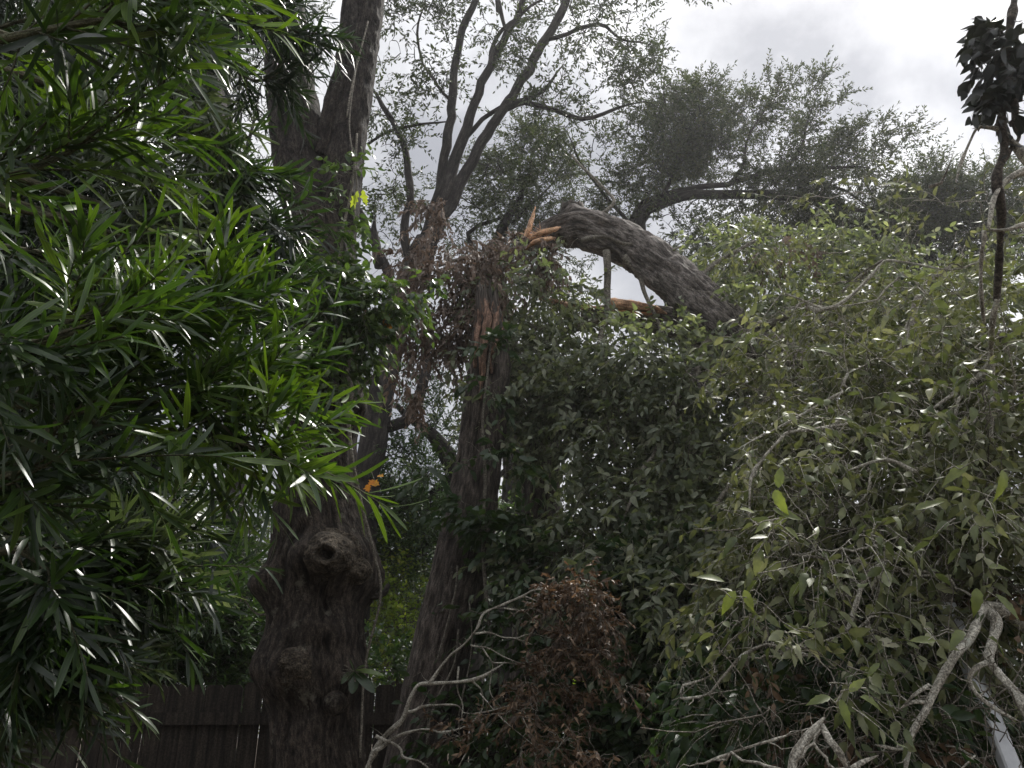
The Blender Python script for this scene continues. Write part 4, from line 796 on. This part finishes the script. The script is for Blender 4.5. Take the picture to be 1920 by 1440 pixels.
gg = Geo(); gl_pts = np.array([at(a[0], a[1], a[2])[0] for a in LB]); connect(gg, skr, gl_pts, rmax=.004, rmin=.0016, K=7, sides=4)
bc_, s_ = None, None
# fine bare twigs tangled over the crown
gt2 = Geo(); SP = []; 
for bx_ in [(1500,760,4.0,170,120,.5,26),(1700,760,3.5,170,140,.5,30),(1850,900,3.0,90,200,.4,26),(1560,980,3.2,160,120,.4,22),(1450,1180,3.1,150,110,.4,14),(1700,1130,2.9,150,120,.3,20),(1560,1340,2.7,200,90,.3,12),(1800,1350,2.7,110,100,.3,26),(1640,560,4.4,220,60,.4,20)]:
    c_, sc_ = at(bx_[0], bx_[1], bx_[2]); SP.append(c_ + rng.normal(0, .5, (bx_[6], 3)) * np.array([bx_[3] * sc_, bx_[5], bx_[4] * sc_]))
SP = np.concatenate(SP); nn_ = len(SP)
connect(gt2, skr, SP, rmax=.008, rmin=.0022, K=8, sides=5, sag=.1)
dd = norm(rng.normal(0, 1, (nn_ * 2, 3)) * np.array([1, .4, .8])); t_ = np.linspace(0, 1, 6); ln_ = .12 + .28 * rng.random(nn_ * 2)
b2 = np.repeat(SP, 2, 0); bend_ = rng.normal(0, .3, (nn_ * 2, 3)); zz = rng.normal(0, .022, (nn_ * 2, 6, 3)); zz[:, 0] = 0
tp = b2[:, None] + ln_[:, None, None] * (dd[:, None] * t_[None, :, None] + bend_[:, None] * t_[None, :, None] ** 2 + zz)
tubes(gt2, tp, (.0026 * (1 - .6 * t_))[None] * (.6 + .7 * rng.random((nn_ * 2, 1))), 4)
gt2.build('fine_twigs', M['twig_mid'], rf)
f = g.build('large_leaves', M['big_leaf'], rf); gg.build('twigs', M['twig_grey'], f)

# ================================================================== dark vine column at the right edge
dv = thing('hanging_vine', tuple(pt(1880, 480, 2.3)), 'dark twisted vine with big pointed leaves silhouetted against sky, top right corner', 'vine')
sk = []
for tr, mm in [([(1915,-120,2.3,18),(1900,20,2.3,15),(1882,120,2.3,16),(1872,190,2.3,18),(1864,240,2.3,17),(1870,285,2.3,15),(1858,340,2.3,16),(1868,400,2.35,14),(1862,480,2.5,12),(1870,560,2.6,10)], 'twig_dark'),
           ([(1885,120,2.3,14),(1893,180,2.3,14),(1890,240,2.3,13),(1896,262,2.3,9),(1870,300,2.3,14),(1858,330,2.3,12)], 'twig_dark'),
           ([(1960,330,2.3,22),(1915,300,2.3,20),(1885,272,2.3,16),(1862,250,2.3,12),(1840,247,2.3,8),(1820,250,2.3,7),(1805,280,2.3,6),(1790,315,2.3,5),(1783,345,2.3,4)], 'twig_grey'),
           ([(1925,320,2.3,14),(1890,332,2.3,9),(1862,358,2.3,9),(1850,385,2.3,9),(1845,420,2.3,9),(1848,432,2.3,8),(1880,432,2.3,8),(1930,418,2.3,8)], 'twig_grey'),
           ([(1895,232,2.3,10),(1915,230,2.3,12),(1940,225,2.3,12)], 'twig_dark'),
           ([(1845,432,2.3,6),(1838,470,2.35,6),(1850,540,2.4,7),(1858,600,2.5,8)], 'twig_grey'),
           ([(1742,350,2.6,5),(1762,322,2.6,4),(1780,288,2.6,1)], 'twig_mid')]:
    P, r = trace(tr); g = Geo(); P2, _ = limb(g, P, r, .012, 14, .0015, 3, wob=.03, knobby=.25, kf=12); sk.append(P2); g.build('stem', M[mm], dv)
pts, dr = blob_points([(1892,45,2.25,40,34,.10,24),(1885,105,2.25,42,44,.10,34),(1895,155,2.25,34,40,.10,22),(1868,200,2.25,26,30,.06,10),(1925,80,2.25,34,90,.1,30),(1860,60,2.3,10,10,.04,2)], .4)
gl, gt = Geo(), Geo(); connect(gt, np.concatenate(sk), pts, rmax=.004, rmin=.0016, K=5, sides=4)
px_pts = np.array([pt(a_, b_, 2.25) for a_, b_ in [(1858,42),(1850,50),(1842,100),(1838,80),(1850,170),(1838,200),(1860,120),(1845,185),(1855,215)]]); connect(gt, np.concatenate(sk), px_pts, rmax=.003, rmin=.0014, K=5, sides=4)
sprays(gl, gt, pts, dr + np.array([-.2, 0, -.5]), .05 + .06 * rng.random(len(pts)), 4, ln=.085, wd=.26, outline=OVAL, droop=.5, jit=.6, twig_r=.0015, curl=.4, twist=.6)
px_ = [(1858,42,38,-1,.2),(1850,50,30,-.7,-.9),(1842,100,50,-.35,-1),(1838,80,26,-1,.3),(1850,170,46,-1,-.35),(1838,200,36,-1,-.3),(1860,120,40,-.6,-.9),(1845,185,40,-.9,-.1),(1855,215,24,-.8,-.6),(1908,255,22,.8,.8),(1905,275,18,.9,.1),(1893,252,20,-.3,-1),(1890,290,14,-.9,-.6)]
for px, py, lp, dx, dz in px_:
    p, s_ = at(px, py, 2.25); leaves(gl, p[None], np.array([[dx, rng.normal(0, .2), dz]]), np.array([[rng.normal(0, .3), -.8, .5]]), np.array([lp * s_ * 1.1]), np.array([lp * s_ * .26]), OVAL, .2, .2, np.array([.2]))
f = gl.build('leaves', M['vdark'], dv); gt.build('twigs', M['twig_dark'], f)

# ================================================================== pale pole at bottom right
wp = thing('white_pole', tuple(pt(1895, 1440, 3.3) * np.array([1, 1, 0])), 'pale leaning metal pole half hidden behind grey branches in the bottom right corner', 'pole')
A_, s_ = at(1772, 1125, 2.9); B_, _ = at(1912, 1480, 2.6); D_ = norm(A_ - B_)
Bg = B_ - D_ * (B_[2] / max(D_[2], .1)) * 1.0
g = Geo(); wv = norm(np.cross(D_, np.array([0, -1., 0]))); dv_ = np.cross(D_, wv)
hw, hd = .026, .018; prof = [(-hw, -hd * .7), (-hw * .8, -hd), (hw * .8, -hd), (hw, -hd * .7), (hw, hd), (-hw, hd)]
v = np.array([e_ + wv * a_ + dv_ * b_ for e_ in (Bg, A_) for a_, b_ in prof]); 
g.add(v, np.array([[k, (k + 1) % 6, (k + 1) % 6 + 6, k + 6] for k in range(6)]), np.array([[6, 7, 8], [6, 8, 9], [6, 9, 10], [6, 10, 11], [0, 2, 1], [0, 3, 2], [0, 4, 3], [0, 5, 4]]))
g.build('rail', M['white'], wp, smooth=False)
g = Geo(); limb(g, np.array([A_ - D_ * .02, A_ + D_ * .05]), np.array([.03, .026]), .02, 12); g.build('end_cap', M['twig_mid'], wp)

# ================================================================== odd coloured leaves
for lb, px, py, Y, nn_, m in [('small cluster of orange leaves beside the vine on the knobby trunk', 722, 595, 4.6, 5, 'orange'), ('small orange leaves just right of the drooping needle leaves', 702, 900, 4.4, 5, 'orange'), ('yellow-green leaf hanging from the right-hand fork of the knobby trunk', 674, 360, 4.6, 3, 'yellow')]:
    p, s_ = at(px, py, Y); th = thing('coloured_leaf', tuple(p), lb, 'leaf'); g = Geo()
    ax = rng.normal(0, .7, (nn_, 3)) + np.array([.2, 0, -.6]); leaves(g, p + rng.normal(0, .02, (nn_, 3)), ax, np.tile([0, -.9, .4], (nn_, 1)) + rng.normal(0, .2, (nn_, 3)), np.full(nn_, .05 if m == 'orange' else .13), np.full(nn_, .018 if m == 'orange' else .022), LOBED)
    lo = g.build('blade', M[m], th); g = Geo(); tubes(g, (p[None, None] + np.linspace(0, 1, 4)[None, :, None] * np.array([-.04, .06, .09])), np.full((1, 4), .0015), 4); g.build('stalk', M['twig_mid'], lo)

# ================================================================== near needle-leaved tree on the left
yw = thing('yew_pine', (-2.6, 1.3, 0), 'near tree with long narrow glossy leaves filling the whole left side', 'tree')
P = np.array([[-2.6, 1.3, 0], [-2.55, 1.35, 1], [-2.6, 1.4, 2.2], [-2.5, 1.5, 3.4], [-2.5, 1.5, 4.6], [-2.4, 1.6, 5.6]]); g = Geo(); Pt, _ = limb(g, P, np.array([.17, .15, .13, .11, .08, .05]), .05, 40, .008, 1.5); g.build('trunk', M['yewstem'], yw)
# branch: path px, Y, leafy from fraction, shoot count, leaf length
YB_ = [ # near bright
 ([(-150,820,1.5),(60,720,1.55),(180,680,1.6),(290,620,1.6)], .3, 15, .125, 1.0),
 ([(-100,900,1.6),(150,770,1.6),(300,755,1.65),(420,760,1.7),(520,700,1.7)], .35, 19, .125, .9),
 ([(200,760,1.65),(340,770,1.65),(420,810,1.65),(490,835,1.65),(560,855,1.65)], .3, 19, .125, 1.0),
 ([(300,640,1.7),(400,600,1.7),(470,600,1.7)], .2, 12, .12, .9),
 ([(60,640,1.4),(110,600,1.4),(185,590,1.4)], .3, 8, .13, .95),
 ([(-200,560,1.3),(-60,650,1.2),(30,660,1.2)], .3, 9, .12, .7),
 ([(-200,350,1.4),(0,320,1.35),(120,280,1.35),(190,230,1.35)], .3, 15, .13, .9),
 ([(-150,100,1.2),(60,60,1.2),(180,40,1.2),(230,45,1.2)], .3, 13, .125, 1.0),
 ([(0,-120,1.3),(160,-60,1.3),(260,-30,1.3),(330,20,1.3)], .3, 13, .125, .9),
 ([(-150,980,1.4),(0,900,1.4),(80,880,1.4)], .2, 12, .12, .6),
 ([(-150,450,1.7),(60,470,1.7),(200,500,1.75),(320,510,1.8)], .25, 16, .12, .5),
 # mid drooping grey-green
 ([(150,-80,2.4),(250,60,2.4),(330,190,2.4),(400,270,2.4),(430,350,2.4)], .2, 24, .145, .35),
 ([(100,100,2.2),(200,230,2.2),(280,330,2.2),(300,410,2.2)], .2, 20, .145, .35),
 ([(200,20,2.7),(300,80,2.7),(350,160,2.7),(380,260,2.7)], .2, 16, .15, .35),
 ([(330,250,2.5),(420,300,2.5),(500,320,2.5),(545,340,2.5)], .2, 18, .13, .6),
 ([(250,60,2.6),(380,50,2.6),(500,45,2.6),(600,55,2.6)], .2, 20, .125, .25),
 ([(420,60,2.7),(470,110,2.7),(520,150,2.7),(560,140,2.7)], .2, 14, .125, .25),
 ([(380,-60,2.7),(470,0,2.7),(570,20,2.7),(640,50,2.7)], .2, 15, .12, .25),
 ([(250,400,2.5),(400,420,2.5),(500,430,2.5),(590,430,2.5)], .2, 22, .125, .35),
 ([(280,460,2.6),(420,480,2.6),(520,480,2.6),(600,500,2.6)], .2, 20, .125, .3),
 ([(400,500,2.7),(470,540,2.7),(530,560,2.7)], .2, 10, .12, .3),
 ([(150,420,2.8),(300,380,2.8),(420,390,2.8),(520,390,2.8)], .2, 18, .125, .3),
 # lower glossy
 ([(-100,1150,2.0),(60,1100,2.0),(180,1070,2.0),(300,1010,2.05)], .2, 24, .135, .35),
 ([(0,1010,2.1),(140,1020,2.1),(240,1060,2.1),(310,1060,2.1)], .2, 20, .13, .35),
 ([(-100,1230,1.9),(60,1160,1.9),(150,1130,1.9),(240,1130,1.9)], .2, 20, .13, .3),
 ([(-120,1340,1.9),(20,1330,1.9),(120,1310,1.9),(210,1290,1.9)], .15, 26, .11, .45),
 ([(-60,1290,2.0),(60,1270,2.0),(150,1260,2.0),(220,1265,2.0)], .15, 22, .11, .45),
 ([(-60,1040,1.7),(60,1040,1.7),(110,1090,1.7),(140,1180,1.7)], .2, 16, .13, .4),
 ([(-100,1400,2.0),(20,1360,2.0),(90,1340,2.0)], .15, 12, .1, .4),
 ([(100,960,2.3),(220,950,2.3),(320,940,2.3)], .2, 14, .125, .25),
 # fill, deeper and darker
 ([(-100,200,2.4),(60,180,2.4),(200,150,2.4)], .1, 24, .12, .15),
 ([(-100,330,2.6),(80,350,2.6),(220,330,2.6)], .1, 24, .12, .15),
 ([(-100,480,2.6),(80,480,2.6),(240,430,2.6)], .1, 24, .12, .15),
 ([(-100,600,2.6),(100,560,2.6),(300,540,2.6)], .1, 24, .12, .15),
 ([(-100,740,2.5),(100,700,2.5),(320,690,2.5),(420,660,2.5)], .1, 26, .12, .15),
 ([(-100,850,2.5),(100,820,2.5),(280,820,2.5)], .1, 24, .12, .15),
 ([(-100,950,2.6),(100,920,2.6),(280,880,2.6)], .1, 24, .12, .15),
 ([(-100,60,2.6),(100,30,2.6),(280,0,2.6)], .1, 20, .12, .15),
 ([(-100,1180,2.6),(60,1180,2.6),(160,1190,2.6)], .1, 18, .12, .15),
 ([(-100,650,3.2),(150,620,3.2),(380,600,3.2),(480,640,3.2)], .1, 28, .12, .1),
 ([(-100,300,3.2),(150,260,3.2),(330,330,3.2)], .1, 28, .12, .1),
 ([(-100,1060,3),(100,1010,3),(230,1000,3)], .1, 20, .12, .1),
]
for yy in range(-40, 1130, 85):
    for Yd in (3.0, 3.5):
        YB_.append(([(-160,yy+20,Yd),(20,yy+int(rng.integers(-30,30)),Yd),(150+int(rng.integers(0,70)),yy+int(rng.integers(-30,40)),Yd)], .05, 30, .13, .08))

for path, f0, ns, ll, br in YB_:
    path = [(a_[0] - (75 if a_[0] > 440 and a_[1] > 180 and a_[1] < 620 else 45 if a_[0] > 440 else 0) - (25 if a_[1] > 900 else 0) - (60 if a_[1] > 1110 else 0), a_[1] - (45 if a_[1] > 1110 else 0), a_[2]) for a_ in path]
    P = np.array([pt(*a_) for a_ in path]); 
    j = np.argmin(np.abs(Pt[:, 2] - (P[0][2] - .3))); Pfull = np.vstack([Pt[j], (Pt[j] + P[0]) / 2 + np.array([0, 0, .08]), P])
    lead = np.linalg.norm(P[0] - Pt[j]); rad = np.concatenate([[.022, .016], np.linspace(.010, .0035, len(P))])
    g = Geo(); P2, r2 = limb(g, Pfull, rad, .04, 8, .0008, 4, wob=.015)
    bo = g.build('branch', M['yewstem'], yw)
    d_from = np.where(np.linalg.norm(P2 - P[0], axis=1) < .06)[0]; i0 = int(d_from[0]) if len(d_from) else len(P2) // 3
    seg = P2[i0:]; tg = norm(np.gradient(seg, axis=0)); m = len(seg)
    ns = int(ns * 1.5)
    ii = np.clip((f0 + (1 - f0) * rng.random(ns) ** .8) * (m - 1), 0, m - 1).astype(int); ii[0] = m - 1
    dr = tg[ii] * .9 + rng.normal(0, .5, (ns, 3)) + np.array([0, 0, .1 if br > .5 else -.25]); dr[0] = tg[-1]
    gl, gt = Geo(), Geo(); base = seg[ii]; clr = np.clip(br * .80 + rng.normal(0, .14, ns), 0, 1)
    Ls = .11 + .20 * rng.random(ns)
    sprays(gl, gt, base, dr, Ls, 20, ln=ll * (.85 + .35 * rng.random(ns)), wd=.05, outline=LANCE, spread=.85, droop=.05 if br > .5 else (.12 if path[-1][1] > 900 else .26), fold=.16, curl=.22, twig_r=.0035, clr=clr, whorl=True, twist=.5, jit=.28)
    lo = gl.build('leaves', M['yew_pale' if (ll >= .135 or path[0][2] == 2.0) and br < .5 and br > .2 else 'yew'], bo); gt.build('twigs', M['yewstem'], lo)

# thin volume added for a grey veil that is partly lens glare
g = Geo(); box(g, (0, 22, 14), (150, 120, 31)); hz = g.build('glare_haze', None); hz['kind'] = 'stuff'; hz.data.materials.clear()
m = bpy.data.materials.new('glare_haze'); m.use_nodes = True; m.node_tree.nodes.clear(); o_ = m.node_tree.nodes.new('ShaderNodeOutputMaterial'); pv = m.node_tree.nodes.new('ShaderNodeVolumePrincipled')
pv.inputs['Color'].default_value = (.93, .94, .96, 1); pv.inputs['Density'].default_value = .0012; pv.inputs['Anisotropy'].default_value = .6
m.node_tree.links.new(pv.outputs[0], o_.inputs['Volume']); hz.data.materials.append(m)

for o in bpy.data.objects:
    if '_base' in o.keys(): del o['_base']
print('faces', sum(len(m.polygons) for m in bpy.data.meshes))
